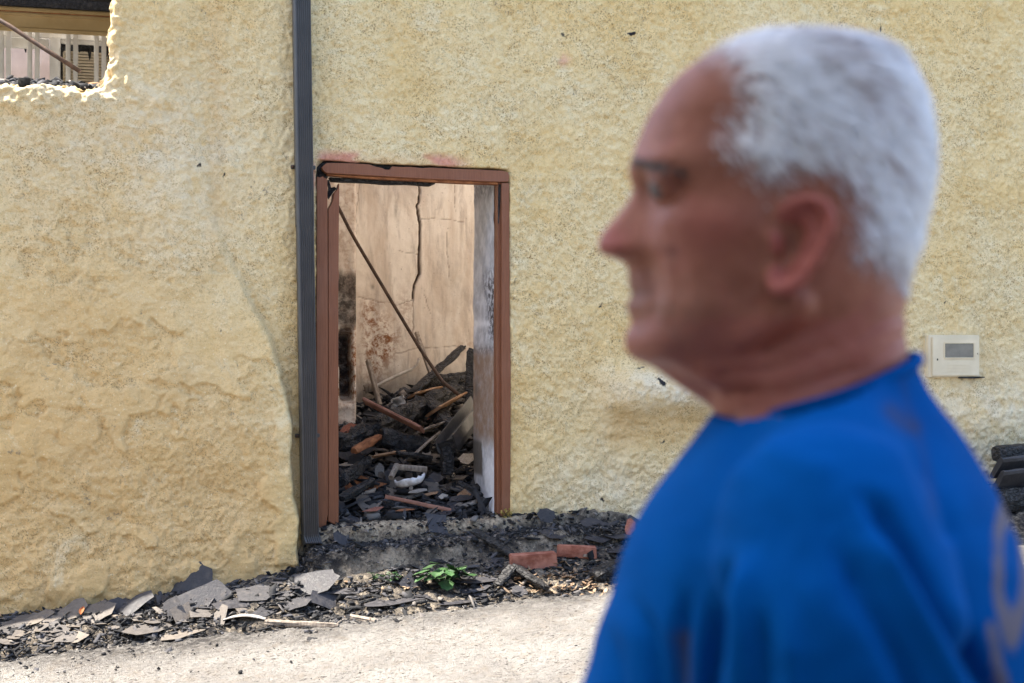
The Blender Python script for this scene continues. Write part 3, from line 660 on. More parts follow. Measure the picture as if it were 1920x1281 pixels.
# ------------------------------------------------------------------ slates
def slate_mesh(seed, asp=1.0, th=.014, sides=None):
    r = random.Random(seed); n = sides or r.randint(4, 7); pts = []
    for i in range(n):
        a = 2 * math.pi * (i + r.uniform(-.26, .26)) / n; q = r.uniform(.80, 1.10)
        c, s_ = math.cos(a), math.sin(a); e = 1 / max(abs(c), abs(s_)) ** .55
        pts.append((c * q * e * .5, s_ * q * e * .5 * asp))
    # jag every side a little
    ring = []
    for i in range(n):
        a, b = pts[i], pts[(i + 1) % n]
        for k_ in range(3):
            t_ = k_ / 3; j = 0 if k_ == 0 else r.uniform(-.022, .022)
            ring.append((a[0] + (b[0] - a[0]) * t_ + j, a[1] + (b[1] - a[1]) * t_ + j))
    m_ = len(ring); V = []
    for s_, zz in ((1.0, .5), (.93, -.5)):
        for (x_, y_) in ring: V.append((x_ * s_, y_ * s_, th * zz + .012 * fbm(x_ * 3 + seed, y_ * 3, 2, 130)))
    F = [tuple(range(m_)), tuple(range(2 * m_ - 1, m_ - 1, -1))] + [(i, i + m_, (i + 1) % m_ + m_, (i + 1) % m_) for i in range(m_)]
    me = bpy.data.meshes.new('broken_slate'); me.from_pydata(V, [], F); me.update(); me.materials.append(M['slate'])
    return me
SL = [slate_mesh(200 + i, random.uniform(.45, .95)) for i in range(26)]
def slate(p, size, rz, tilt, tdir, label, group=None, mesh=None, flat=1.0, cat='slate', name='broken_slate', mat=None):
    """p: centre, tilt: lean in radians towards azimuth tdir"""
    me = mesh or random.choice(SL)
    o = bpy.data.objects.new(name, me); COL.objects.link(o)
    q = Matrix.Rotation(tilt, 4, Vector((-math.sin(tdir), math.cos(tdir), 0))) @ Matrix.Rotation(rz, 4, 'Z')
    o.matrix_world = Matrix.Translation(Vector(p)) @ q @ Matrix.Diagonal((size, size * flat, max(size, .07) * 1.0, 1))
    if mat is not None:
        me2 = me.copy(); me2.materials.clear(); me2.materials.append(mat); o.data = me2
    return tag(o, label, cat, group)
CA = R(255)   # azimuth towards the camera
# (px, py, width px, flat, rz, tilt deg, tilt azimuth deg, lift, label)
BIG = [
 (30, 1168, 70, .6, 20, 14, 260, .04, 'pale flat slate lying at the far left end of the debris'),
 (22, 1200, 62, .6, 5, 8, 250, .02, 'pale slate in front of the leftmost slate, nearest the lower left corner'),
 (68, 1164, 60, .5, 35, 18, 250, .06, 'pale narrow slate second from the left end of the pile'),
 (100, 1160, 62, .5, 40, 22, 255, .06, 'sunlit slate just left of the dark hump against the wall'),
 (131, 1152, 66, .55, 50, 24, 240, .07, 'sunlit slate directly below the dark hump against the wall'),
 (94, 1188, 54, .8, 60, 14, 260, .03, 'bright white slate left of the pair by the orange leaf'),
 (120, 1196, 44, .8, 50, 18, 260, .03, 'small bright slate in the middle of the white trio'),
 (142, 1196, 44, .9, 70, 22, 250, .04, 'small bright slate below the orange dry leaf'),
 (183, 1152, 68, .8, 10, 26, 255, .07, 'broad sunlit slate right of the orange dry leaf'),
 (161, 1127, 60, .7, 0, 62, 262, .10, 'black slate hump standing against the foot of the wall'),
 (213, 1142, 38, .6, 20, 50, 262, .08, 'small dark slate standing between the hump and the leaning slab'),
 (252, 1144, 82, .35, 28, 38, 240, .10, 'long slate slab leaning up to the right with a black underside'),
 (357, 1106, 92, .62, 12, 66, 258, .13, 'large bluish slate leaning on the wall, its rounded top highest of the pile'),
 (381, 1128, 96, .55, 8, 50, 262, .10, 'broad dark slate overlapping the front of the tall leaning one'),
 (318, 1150, 46, .9, 30, 60, 210, .08, 'small upright slate left of the upright triangular piece'),
 (344, 1156, 50, .8, 70, 55, 300, .07, 'upright triangular slate at the foot of the tall leaning one'),
 (381, 1152, 54, .5, 0, 20, 260, .05, 'half sunlit slate in front of the broad dark one'),
 (276, 1178, 84, .55, 12, 10, 260, .03, 'wide pale slate lying flat in the sun below the leaning slab'),
 (352, 1184, 84, .35, 25, 12, 255, .02, 'long thin pale slate at the front edge of the pile'),
 (412, 1164, 52, .45, 60, 56, 220, .06, 'dark narrow slate standing on edge beside the pale strip'),
 (482, 1116, 78, .55, 8, 24, 265, .06, 'dark slate with a notched corner against the wall right of the tall one'),
 (446, 1136, 76, .45, 15, 18, 258, .06, 'dark layered slate in the shade left of the half disc'),
 (492, 1149, 54, .7, 20, 16, 260, .04, 'half sunlit slate straddling the shadow edge above the branch'),
 (578, 1102, 92, .6, 175, 34, 258, .07, 'large half-disc slate lying in the shade at the corner below the downpipe'),
 (612, 1132, 52, .85, 30, 48, 262, .06, 'slate with a sunlit lower corner in front of the half disc'),
 (556, 1130, 46, .7, 10, 20, 260, .03, 'small dark slate tucked left of the half disc'),
 (658, 1106, 78, .38, 0, 16, 262, .03, 'flat oval slate right of the half disc'),
 (771, 1097, 40, .95, 80, 60, 258, .06, 'upright grey slate standing left of the green plant'),
 (742, 1124, 116, .32, 5, 10, 260, .02, 'widest flat slate lying below the upright one by the plant'),
 (868, 1126, 80, .28, 3, 8, 262, .02, 'thin flat slate below the green plant'),
 (884, 1106, 58, .35, 0, 14, 262, .03, 'thin grey slate just right of the green plant'),
 (903, 1090, 66, .35, 6, 12, 262, .05, 'black slate behind the thin one right of the plant'),
 (820, 987, 48, .85, 150, 52, 262, .05, 'mauve slate leaning on the front edge of the threshold'),
 (656, 977, 44, .65, 170, 24, 258, .035, 'grey slate on the threshold against the left door jamb'),
 (645, 1008, 34, .8, 30, 50, 262, .04, 'blue grey slate on the step ledge right of the downpipe outlet'),
 (612, 1018, 38, .45, 160, 22, 262, .03, 'dark slate sliver touching the downpipe outlet'),
 (884, 1008, 58, .35, 20, 12, 262, .03, 'thin dark slate on the step ledge above the burnt stick'),
 (772, 1012, 36, .5, 10, 10, 262, .02, 'small grey slate in the middle of the step ledge'),
 (1024, 968, 26, 1.1, 75, 74, 262, .05, 'small mauve slate stood upright against the wall right of the door'),
 (1114, 985, 50, .5, 150, 32, 262, .05, 'dark slate leaning at the wall left of the red tile scrap'),
 (1040, 1003, 46, .55, 170, 24, 262, .04, 'rounded dark slate above the two red blocks'),
 (1126, 1012, 58, .62, 5, 20, 262, .06, 'broad grey slate above the right end of the second red block'),
 (1163, 1008, 50, .5, 170, 18, 262, .07, 'grey slate overlapping the broad one towards the man'),
 (1192, 992, 44, .45, 110, 66, 255, .08, 'dark slate standing on its point behind the red tile scrap'),
 (1170, 1030, 54, .4, 10, 16, 262, .05, 'flat dark slate beside the chest of the man in blue'),
 (973, 1110, 28, .8, 20, 36, 262, .04, 'small mauve slate below the nearer red block'),
 (934, 1052, 32, .7, 40, 20, 262, .03, 'dark slate left of the nearer red block, behind its end'),
 (1040, 1046, 40, .4, 15, 12, 262, .03, 'dark slate in the gap between the two red blocks'),
]
SHORT = []
def beside(p, lab, of=None, lead='small slate chip beside the '):
    near = min(of or SHORT, key=lambda q: (q[0] - p).length)[1]; t = lead + near
    return t if len(t.split()) <= 16 else lab
for i, (px, py, w, fl, rz, ti, ta, lift, lab) in enumerate(BIG):
    p = hit(px, py + 4, surf); p.z += lift * .35; size = 1.27 * w / FPX * (p - CAMP).dot(FW)
    slate(p, size, R(rz) , R(ti), R(ta) + random.uniform(-.5, .5), lab, 'broken roof slates below the wall', SL[i % 26], fl / max(.3, np.ptp([v.co.y for v in SL[i % 26].vertices])) * 1.0, mat=M['dusty'] if (px < 190 and py > 1140) or py > 1150 else None)
    SHORT.append((p, lab))
# lesser pieces that nothing tells apart
for i in range(78):
    px = random.uniform(0, 640); t_ = random.random(); yb = np.interp(px, [0, 640], [1160, 1090]); py = yb + random.uniform(-8, 48)
    p = hit(px, py, surf); p.z += .012
    slate(p, random.uniform(.045, .135), random.uniform(0, 6.3), abs(random.gauss(0, .30)), random.uniform(3.6, 5.4), beside(p, 'small broken slate piece in the heap along the left wall foot'), 'small slate chips below the wall', mat=M['dusty'] if py > 1150 else None)
for i in range(52):
    px = random.uniform(640, 1210); py = np.interp(px, [640, 900, 1210], [1092, 1085, 1012]) + random.uniform(-6, 46)
    p = hit(px, py, surf); p.z += .010
    slate(p, random.uniform(.035, .10), random.uniform(0, 6.3), abs(random.gauss(0, .26)), random.uniform(3.6, 5.4), beside(p, 'small broken slate piece in the shade below the doorstep'), 'small slate chips below the wall')
for i in range(20):
    px = random.uniform(620, 1200); py = np.interp(px, [620, 1200], [1012, 985]) + random.uniform(-4, 16)
    p = hit(px, py, surf); p.z += .010
    slate(p, random.uniform(.03, .07), random.uniform(0, 6.3), abs(random.gauss(0, .3)), random.uniform(3.6, 5.4), 'small slate chip on the blackened ledge of the step', 'small slates on the step ledge')


# ------------------------------------------------------------------ timbers, boards and other rubble
def timber(name, p0, p1, w, h, mat, label, cat, seed=0, rough=.18, taper=.7, n=20, roll_=0.0, bend=0.0, parent=None):
    """burnt, cracked, tapering beam between two points"""
    p0, p1 = Vector(p0), Vector(p1); d, s, u = frame_of(p1 - p0); L = (p1 - p0).length
    s, u = s * math.cos(roll_) + u * math.sin(roll_), u * math.cos(roll_) - s * math.sin(roll_)
    K = 14; V = []
    for i in range(n + 1):
        t_ = i / n; sc = 1 - (1 - taper) * sst(.55, 1, t_) if taper < 1 else 1
        if rough > .1: sc *= (.8 + .2 * sst(0, .06, t_)) * (1 - .25 * sst(.94, 1, t_))
        for k_ in range(K):
            a = 2 * math.pi * k_ / K; c, q = math.cos(a), math.sin(a); e = 1 / max(abs(c), abs(q)) ** .8
            nn = 1 + rough * float(fbm(t_ * L * 16 + seed * 3.1, k_ * .9 + seed, 3, 140)) * 1.6
            V.append(p0 + d * (L * t_ + rough * .05 * float(fbm(k_ * 1.7, seed, 2, 141)) * (i in (0, n))) + s * (c * e * w / 2 * nn * sc) + u * (q * e * h / 2 * nn * sc + bend * math.sin(math.pi * t_)))
    F = [(i * K + k_, i * K + (k_ + 1) % K, (i + 1) * K + (k_ + 1) % K, (i + 1) * K + k_) for i in range(n) for k_ in range(K)]
    F += [tuple(range(K - 1, -1, -1)), tuple(n * K + k_ for k_ in range(K))]
    o = mk(name, V, F, mat, parent)
    return tag(o, label, cat) if parent is None else o
def inP(px, py, up=.0): p = hit(px, py, inside); p.z += up; return p
def yP(px, py, y): return at(px, py, y)
timber('charred_log', yP(636, 832, .75), yP(752, 786, 1.15), 0.10625000000000001, 0.10200000000000001, M['char'], 'thick charred log lying left to right low in the doorway', 'log', 1, .34)
timber('charred_log', yP(712, 822, .80), yP(806, 838, .85), 0.125, 0.12, M['char'], 'stubby charred log in the centre of the doorway rubble', 'log', 2, .25)
timber('charred_log', yP(746, 786, 1.2), yP(862, 728, 1.9), 0.125, 0.12, M['char'], 'charred log rising to the right behind the diagonal brown plank', 'log', 3, .34)
timber('charred_log', yP(790, 726, 1.9), yP(880, 704, 2.0), .12, .09, M['char'], 'charred log end high at the back of the heap', 'log', 31, .25)
timber('charred_plank', yP(772, 738, 1.7), yP(868, 650, 2.15), .07, .035, M['char'], 'ragged charred plank jutting up right to the top of the heap', 'plank', 4, .32, .8)
timber('burnt_board', yP(664, 846, .62), yP(712, 818, .78), .06, .04, M['orange'], 'scorched orange timber stump at the left of the heap', 'timber', 5, .2, .8)
timber('brown_plank', yP(684, 752, 1.05), yP(792, 806, .75), .085, .022, M['batten'], 'brown plank lying diagonally across the top of the heap', 'plank', 6, .04, 1, roll_=.55)
timber('batten', yP(722, 931, .22), yP(845, 957, .16), .028, .022, M['batten'], 'thin reddish batten lying along the threshold', 'batten', 7, .05, 1)
timber('charred_post', yP(838, 838, .52), yP(838, 892, .50), .095, .07, M['char'], 'black charred post end standing under the metal channel', 'post', 8, .12, .9)
timber('charred_post', yP(884, 762, 1.35), yP(886, 655, 1.5), .05, .09, M['char'], 'dark charred board standing upright behind the right reveal', 'board', 9, .14, .8)
timber('board', yP(812, 772, 1.15), yP(866, 742, 1.35), .15, .02, M['tan'], 'tan board scrap lying in the middle of the heap', 'board', 10, .10, .8, roll_=.5)
timber('board', yP(772, 742, 1.6), yP(826, 728, 1.75), .10, .02, M['tan'], 'small tan splinter board near the back of the heap', 'board', 11, .14, .7, roll_=.4)
timber('grey_stake', yP(712, 760, 2.2), yP(690, 676, 2.35), .035, .035, M['grey'], 'grey wooden stake leaning on the back wall at the left', 'stake', 12, .06, 1)
timber('grey_stake', yP(808, 702, 2.2), yP(781, 624, 2.45), .030, .030, M['grey'], 'thin grey stake leaning on the back wall by the crack', 'stake', 13, .06, 1)
timber('grey_block', yP(684, 730, 2.35), yP(700, 726, 2.35), .05, .06, M['grey'], 'small grey block against the back wall beside the left stake', 'block', 14, .1, 1, 6)
timber('charred_plank', yP(782, 812, .9), yP(840, 790, 1.05), .09, .02, M['grey'], 'greyish splintered plank left of the metal channel', 'plank', 15, .2, .6, roll_=.4)
timber('charred_plank', yP(640, 935, .25), yP(700, 900, .45), .06, .04, M['char'], 'short charred plank inside the left jamb', 'plank', 16, .25)
timber('charred_plank', yP(745, 850, .55), yP(810, 858, .6), .05, .03, M['char'], 'black plank scrap above the broken basin', 'plank', 17, .25)
timber('charred_plank', yP(862, 905, .3), yP(905, 930, .25), .045, .03, M['char'], 'charred stick slanting down to the right reveal', 'stick', 18, .2)
V, F = tube_vf([yP(632, 384, 1.7), yP(655, 430, 1.72), yP(670, 457, 1.72), yP(740, 575, 1.7), yP(790, 658, 1.62), yP(830, 716, 1.45), yP(862, 742, 1.3)], .0125, 8)
tag(mk('iron_rod', V, F, M['rod'], None, True), 'long thin rusty rod slanting across the doorway', 'rod')
V, F = tube_vf([yP(700, 727, 2.5), yP(722, 715, 2.53), yP(750, 702, 2.53), yP(772, 693, 2.52), yP(783, 683, 2.5), yP(786, 672, 2.5)], .012, 8)
tag(mk('conduit', V, F, M['plaster'], None, True), 'pale bent conduit along the foot of the back wall', 'pipe')
timber('charred_beam', yP(700, 800, 1.0), yP(770, 770, 1.3), .12, .10, M['char'], 'broad charred beam stub under the upper end of the brown plank', 'beam', 32, .34)
timber('charred_beam', yP(640, 902, .38), yP(692, 862, .7), .07, .07, M['char'], 'short charred beam rising from the left jamb', 'beam', 33, .34)
timber('charred_beam', yP(842, 800, 1.0), yP(800, 745, 1.6), .10, .09, M['char'], 'charred beam crossing behind the tan board scrap', 'beam', 34, .34)
timber('split_plank', yP(770, 858, .62), yP(822, 812, .9), .07, .018, M['grey'], 'grey split plank leaning towards the gutter', 'plank', 35, .16, .7, roll_=.6)
timber('split_plank', yP(700, 856, .6), yP(760, 846, .66), .045, .014, M['tan'], 'tan split plank lying beside the stubby charred log', 'plank', 36, .16, .7, roll_=.3)
# metal channel (a length of gutter)
c0, c1 = yP(838, 838, .48), yP(905, 752, 1.05)
d, s, u = frame_of(c1 - c0); prof = [(-.062, .050), (-.060, -.01), (-.045, -.045), (.045, -.050), (.060, -.01), (.064, .055), (.058, .055), (.054, -.006), (.041, -.043), (-.041, -.038), (-.054, -.006), (-.056, .050)]
s2 = (s * math.cos(.3) + u * math.sin(.3)); u2 = (u * math.cos(.3) - s * math.sin(.3))
V = [c + s2 * a * 1.1 + u2 * b * 1.1 + d * (random.uniform(-.02, .02) if c is c0 else 0) for c in (c0, c1) for a, b in prof]; n = len(prof)
F = [(i, (i + 1) % n, (i + 1) % n + n, i + n) for i in range(n)] + [tuple(range(n - 1, -1, -1)), tuple(range(n, 2 * n))]
gut = thing('gutter', 'length of dark metal gutter leaning down from the right reveal', 'gutter', c0)
mk('channel', V, F, M['gutter'], gut)
V, F = extrude_poly([c0 + s2 * a * 1.0 + u2 * b * 1.0 + d * .008 for a, b in [(-.055, .03), (-.05, -.01), (-.04, -.04), (.04, -.045), (.052, -.01), (.055, .04)]], d * .01)
mk('end_plate', V, F, M['char'], gut)
# broken basin
bp = yP(768, 905, .36); basin = thing('broken_basin', 'broken white ceramic basin in the rubble behind the threshold', 'basin', bp)
V = []; nu, nv = 22, 8
for i in range(nu):
    a = math.pi * (.98 + 1.04 * i / (nu - 1))
    for j in range(nv):
        t_ = j / (nv - 1); rr = .085 * math.sin(t_ * 1.45) ** .6 + .003; z_ = .050 * t_ ** 2.2 + .2 * rr * math.cos(a) + (.010 * float(fbm(i * .7, 2, 2, 150)) if j == nv - 1 else 0)
        V.append(bp + Vector((math.cos(a) * rr * 1.05, math.sin(a) * rr * .8, z_ - .02)))
o = mk('bowl', V, grid_faces(nu, nv), M['ceramic'], basin, True); md = o.modifiers.new('thick', 'SOLIDIFY'); md.thickness = .012
timber('rim_stone', bp + Vector((-.06, .09, .085)), bp + Vector((.12, .10, .065)), .034, .034, M['grey'], None, None, 21, .08, 1, 8, parent=basin)
timber('rim_stone', bp + Vector((-.11, .0, .03)), bp + Vector((-.06, .085, .095)), .03, .03, M['grey'], None, None, 22, .08, 1, 8, parent=basin)
# crumpled white sheet
p = yP(746, 757, 1.75); q = 16
SXX, SYY = np.meshgrid(np.linspace(-.07, .07, q), np.linspace(-.06, .06, q), indexing='ij')
hh = .11 * fbm(SXX * 22, SYY * 22, 3, 161); SXX = SXX * (.75 + .4 * fbm(SYY * 30, SXX * 9, 2, 163)); SYY = SYY * (.75 + .5 * fbm(SXX * 30, SYY * 9, 2, 164))
V = np.stack([SXX + p.x + .5 * hh, p.y + hh * .9, SYY + p.z + .03 * fbm(SXX * 18, SYY * 18, 2, 162)], -1).reshape(-1, 3)
o = mk('crumpled_sheet', V, grid_faces(q, q), M['paper']); md = o.modifiers.new('thick', 'SOLIDIFY'); md.thickness = .003
tag(o, 'white crumpled sheet at the back wall left of the logs', 'sheet')
# larger fragments inside
INNER_ = []
FRAG = [(682, 914, 92, .7, 5, 42, 262, M['orange'], 'orange_slab', 'broad orange board fragment inside the left jamb', 'board'),
        (668, 880, 62, .6, 60, 62, 250, None, 'broken_slate', 'dark mauve slate leaning up left of the basin', 'slate'),
        (695, 868, 44, .5, 40, 40, 255, M['plaster'], 'plaster_chunk', 'pale plaster slab above the orange board', 'plaster'),
        (712, 893, 34, .55, 80, 66, 250, M['plaster'], 'plaster_chunk', 'pale upright plaster shard left of the basin', 'plaster'),
        (729, 901, 36, .5, 100, 66, 280, None, 'broken_slate', 'dark slate standing between pale shard and basin', 'slate'),
        (862, 944, 52, .55, 10, 14, 262, None, 'broken_slate', 'mauve flat slate at the right end of the reddish batten', 'slate'),
        (908, 914, 38, .9, 30, 62, 240, None, 'broken_slate', 'dark slate leaning against the foot of the right reveal', 'slate'),
        (646, 858, 40, .8, 20, 55, 250, None, 'broken_slate', 'brownish slate leaning on the inside of the left jamb', 'slate'),
        (660, 878, 60, .3, 5, 20, 262, M['plaster'], 'plaster_chunk', 'pale plaster strip behind the left jamb', 'plaster'),
        (812, 908, 56, .6, 15, 40, 262, None, 'broken_slate', 'grey slate right of the broken basin', 'slate'),
        (800, 857, 30, .6, 50, 45, 255, M['plaster'], 'plaster_chunk', 'pale chip left of the charred post end', 'plaster'),
        (872, 868, 52, .6, 20, 38, 262, M['plaster'], 'plaster_chunk', 'pale plaster slab right of the charred post end', 'plaster'),
        (785, 930, 44, .35, 20, 18, 262, M['plaster'], 'plaster_chunk', 'pale splinter behind the reddish batten', 'plaster'),
        (808, 935, 34, .4, 20, 16, 262, M['tan'], 'tan_scrap', 'small tan scrap right of the pale splinter', 'board'),
        (832, 940, 20, .8, 20, 30, 262, M['plaster'], 'plaster_chunk', 'small pale lump above the end of the reddish batten', 'plaster'),
        (700, 965, 46, .45, 10, 16, 262, M['brick'], 'tile_scrap', 'reddish tile scrap on the threshold', 'tile'),
        (760, 966, 40, .3, 5, 12, 262, M['orange'], 'wood_scrap', 'orange wood scrap on the threshold behind the mauve slate', 'wood'),
        (652, 812, 34, .6, 20, 50, 250, M['brick'], 'tile_scrap', 'red tile scrap behind the left jamb above the log', 'tile'),
        (690, 834, 30, .35, 30, 24, 262, M['tan'], 'tan_scrap', 'tan wood scrap below the scorched orange stump', 'wood'),
        (800, 790, 26, .5, 10, 40, 262, M['brick'], 'tile_scrap', 'red tile scrap below the lower end of the brown plank', 'tile'),
        (850, 715, 40, .5, 30, 40, 262, M['tan'], 'tan_scrap', 'tan scrap at the top right of the heap', 'wood'),
        (745, 872, 40, .4, 150, 30, 262, None, 'broken_slate', 'slate lying behind the broken basin', 'slate')]
for i, (px, py, w, fl, rz, ti, ta, mt, nm, lab, cat) in enumerate(FRAG):
    p = inP(px, py + 5, .045); INNER_.append((p.copy(), lab)); size = w / FPX * (p - CAMP).dot(FW)
    slate(p, size, R(rz), R(ti), R(ta), lab, None, SL[(i * 5 + 3) % 26], fl / max(.3, np.ptp([v.co.y for v in SL[(i * 5 + 3) % 26].vertices])), cat, nm, mt)
INNER = INNER_
for i in range(74):
    px = random.uniform(640, 925); py = random.uniform(815, 972)
    p = hit(px, py, inside); p.z += .02
    slate(p, random.uniform(.07, .19), random.uniform(0, 6.3), abs(random.gauss(.4, .4)), random.uniform(3.4, 5.6), beside(p, 'small slate shard in the rubble inside the doorway', INNER, 'slate shard beside the '), 'slate shards inside the doorway', mat=random.choice([None, M['dusty'], M['dusty'], M['tan'] if i % 5 == 0 else None]))
# outside: blocks, sticks, tile
def sP(px, py, up=0.0): p = hit(px, py, surf); p.z += up; return p
def block(pa, pb, w, h, label, seed):
    d, s, u = frame_of(pb - pa); V, F = box_vf((0, 0, 0), ((pb - pa).length, w, h)); Mx = Matrix((d, -s, u)).transposed(); c = (pa + pb) / 2
    V = [Mx @ v + c + Vector([random.uniform(-.006, .006) for _ in range(3)]) for v in V]
    return tag(bevelled('red_block', V, F, M['brick'], None, .005, 2), label, 'block', 'red blocks outside the doorway')
block(sP(957, 1069, .035), sP(1042, 1060, .035), .07, .085, 'reddish oblong block lying in front among the dry leaves', 1)
block(sP(1044, 1043, .035), sP(1119, 1047, .030), .075, .06, 'reddish oblong block with dusty pale top, behind the other one', 2)
p = sP(1181, 1006, .05); slate(p, .11, R(60), R(50), R(250), 'red tile scrap leaning on the dark slate by the wall', None, SL[4], .8, 'tile', 'tile_scrap', M['brick'])
timber('burnt_stick', sP(888, 1012, .05), sP(962, 1052, .03), .05, .03, M['char'], 'burnt stick sloping down the step left of the red blocks', 'stick', 41, .14, .9)
timber('burnt_stick', sP(912, 968, .02), sP(966, 992, .03), .022, .018, M['char'], 'thin black stick from the threshold past the right jamb foot', 'stick', 42, .14, .8)
timber('charred_plank', sP(966, 1080, .05), sP(1024, 1118, .04), .075, .03, M['char'], 'charred plank lying below the nearer red block, pointing at the viewer', 'plank', 43, .18, .9, roll_=.3)
timber('charred_plank', sP(962, 1084, .06), sP(932, 1108, .03), .06, .025, M['char'], 'short charred plank crossing under the nearer red block', 'plank', 44, .18, .9)
timber('charred_plank', sP(1112, 1092, .03), sP(1176, 1070, .06), .10, .05, M['char'], 'thick charred plank beside the man in the blue shirt', 'plank', 45, .2, .9)
timber('fallen_branch', sP(497, 1173, .016), sP(634, 1181, .016), .032, .030, M['grey'], 'grey branch lying at the sunlit front edge of the debris', 'branch', 46, .12, .9)
timber('fallen_branch', sP(648, 1160, .014), sP(704, 1170, .012), .026, .024, M['grey'], 'short grey branch at the shadow edge, right of the long one', 'branch', 47, .14, .9)
timber('pale_strip', sP(420, 1169, .02), sP(498, 1168, .02), .05, .008, M['plaster'], 'pale curved strip lying left of the grey branch', 'strip', 48, .05, .9, bend=.018)
timber('charcoal_flake', sP(800, 1206, .006), sP(834, 1192, .006), .014, .006, M['char'], 'black charcoal flake on the sunlit street', 'flake', 49, .2, .5, 8)
timber('charcoal_flake', sP(474, 1279, .008), sP(492, 1274, .008), .022, .012, M['char'], 'black flake at the bottom edge of the street', 'flake', 50, .2, .6, 8)
for i in range(16):
    px = random.uniform(60, 1190); py = np.interp(px, [0, 640, 900, 1190], [1165, 1110, 1100, 1040]) + random.uniform(-12, 32)
    a_ = random.uniform(0, 3.14); L_ = random.uniform(.05, .13); p = sP(px, py, .02); dv = Vector((math.cos(a_), math.sin(a_) * .6, random.uniform(-.15, .15))) * L_
    tag(timber('charred_stick', p - dv / 2, p + dv / 2, random.uniform(.014, .03), random.uniform(.010, .02), random.choice([M['char'], M['char'], M['grey']]), beside(p, 'short burnt stick lying loose in the slate debris', None, 'burnt stick beside the '), 'stick', 300 + i, .2, .7, 10), group='short burnt sticks in the debris')
# dry leaves
def leaf_vf(p, L, W, rz, curl, seed, tilt=0.3, lobes=0):
    r = random.Random(seed); nu_, nv_ = 6, 5; V = []
    q = Matrix.Rotation(rz, 4, 'Z') @ Matrix.Rotation(tilt, 4, 'Y')
    for i in range(nu_):
        t_ = i / (nu_ - 1); ww = W * math.sin(math.pi * min(1, t_ * .93 + .05)) ** .8 * (1 + (.22 * math.sin(t_ * 17) if lobes else 0))
        for j in range(nv_):
            v = (j / (nv_ - 1) - .5)
            V.append(Vector(p) + q @ Vector((L * t_, ww * v, curl * L * (abs(v) * .9 - t_ * t_ * .8) + .05 * L * r.uniform(-1, 1) * .5)))
    F = [(i * nv_ + j, (i + 1) * nv_ + j, (i + 1) * nv_ + j + 1, i * nv_ + j + 1) for i in range(nu_ - 1) for j in range(nv_ - 1)]
    return V, F
parts = []
for i in range(260):
    if random.random() < .75: px, py = random.gauss(1060, 70), random.gauss(1092, 20)
    else: px, py = random.uniform(560, 1190), random.uniform(1085, 1150)
    if px > 1230 or py < 1050 or py > 1122 - (1100 - px) * .02: continue
    p = sP(px, py, .014); parts.append(leaf_vf(p, random.uniform(.02, .045), random.uniform(.012, .028), random.uniform(0, 6.3), random.uniform(-.5, .5), i, random.uniform(-.7, .3)))
V, F = join_vf(parts); tag(mk('dry_leaves', V, F, M['dry'], None, True), 'dry brown leaves littering the ash below the red blocks', 'leaves', kind='stuff')
V, F = leaf_vf(sP(152, 1172, .05), .045, .026, 1.2, .5, 5, -1.1)
tag(mk('dry_leaf', V, F, simple('orange_leaf', (.22, .075, .025), (.34, .13, .05), 30), None, True), 'single orange dry leaf standing among the white slates', 'leaf')
# plants
def plant(name, px, py, n, L, label, spread=1.0, seed=3, wid=.75):
    r = random.Random(seed); b = sP(px, py, 0.0); t = thing(name, label, 'plant', b); stems = []
    for i in range(n):
        a = 2.4 * i + r.uniform(-.3, .3); el = r.uniform(.55, 1.4); l = L * r.uniform(.5, 1.0) * spread
        tip = b + Vector((math.cos(a) * math.cos(el), math.sin(a) * math.cos(el) * .8, math.sin(el))) * l
        stems.append(tube_vf([b, (b + tip) / 2 + Vector((0, 0, .012)), tip], [.003, .0025, .002], 5))
        LL = L * r.uniform(.42, .70)
        V, F = leaf_vf(tip - Vector((math.cos(a), math.sin(a), 0)) * LL * .25, LL, LL * wid, a, r.uniform(-.05, .25), seed * 50 + i, r.uniform(-.35, .5), 1)
        mk('leaf', V, F, M['leaf'], t, True)
    V, F = join_vf(stems); mk('stem', V, F, M['leaf'], t, True); return t
plant('broadleaf_plant', 834, 1102, 26, .14, 'bushy green broad-leaved weed growing out of the ash', 1.0, 3, .85)
plant('small_weed', 738, 1094, 16, .055, 'tiny fine-leaved green weed left of the upright slate', 1.1, 5, .45)
plant('small_weed', 702, 1092, 7, .05, 'sparse yellowish green weed seedling left of the tiny weed', 1.1, 6, .35)
parts = []
for i in range(70):
    p = at(random.uniform(940, 958), random.uniform(955, 982), -.02); parts.append(leaf_vf(p + Vector((0, -random.uniform(0, .02), 0)), random.uniform(.01, .025), .010, random.uniform(3.5, 6), .3, i, random.uniform(-1, 1)))
V, F = join_vf(parts); tag(mk('moss', V, F, M['yellow'], None, True), 'yellow moss tuft at the foot of the right door jamb', 'moss', kind='stuff')

# ================================================================== downpipe
PY0 = -.055
ptop, pbot = at(565, 0, PY0), at(581, 1003, PY0); ptop = pbot + (ptop - pbot) * (5.9 / (ptop.z - pbot.z) * 1.0)
dp = thing('downpipe', 'dark grey ribbed metal downpipe fixed beside the doorway', 'downpipe', pbot)
W2, D2 = .046, .034
prof = [(-W2, D2), (-W2, -D2 * .7), (-W2 + .010, -D2)]
for i in range(7):
    a = -W2 + .016 + i * .0105; prof += [(a, -D2), (a + .0022, -D2 + .0055), (a + .0062, -D2 + .0055), (a + .0084, -D2)]
prof += [(W2 - .008, -D2), (W2, -D2 * .7), (W2, D2)]
def loft(prof, frames):
    n = len(prof); V = [c + Vector((a * sx, 0, 0)) + yv * b for (c, sx, yv) in frames for a, b in prof]
    F = [(i * n + k_, i * n + (k_ + 1) % n, (i + 1) * n + (k_ + 1) % n, (i + 1) * n + k_) for i in range(len(frames) - 1) for k_ in range(n)]
    return V, F
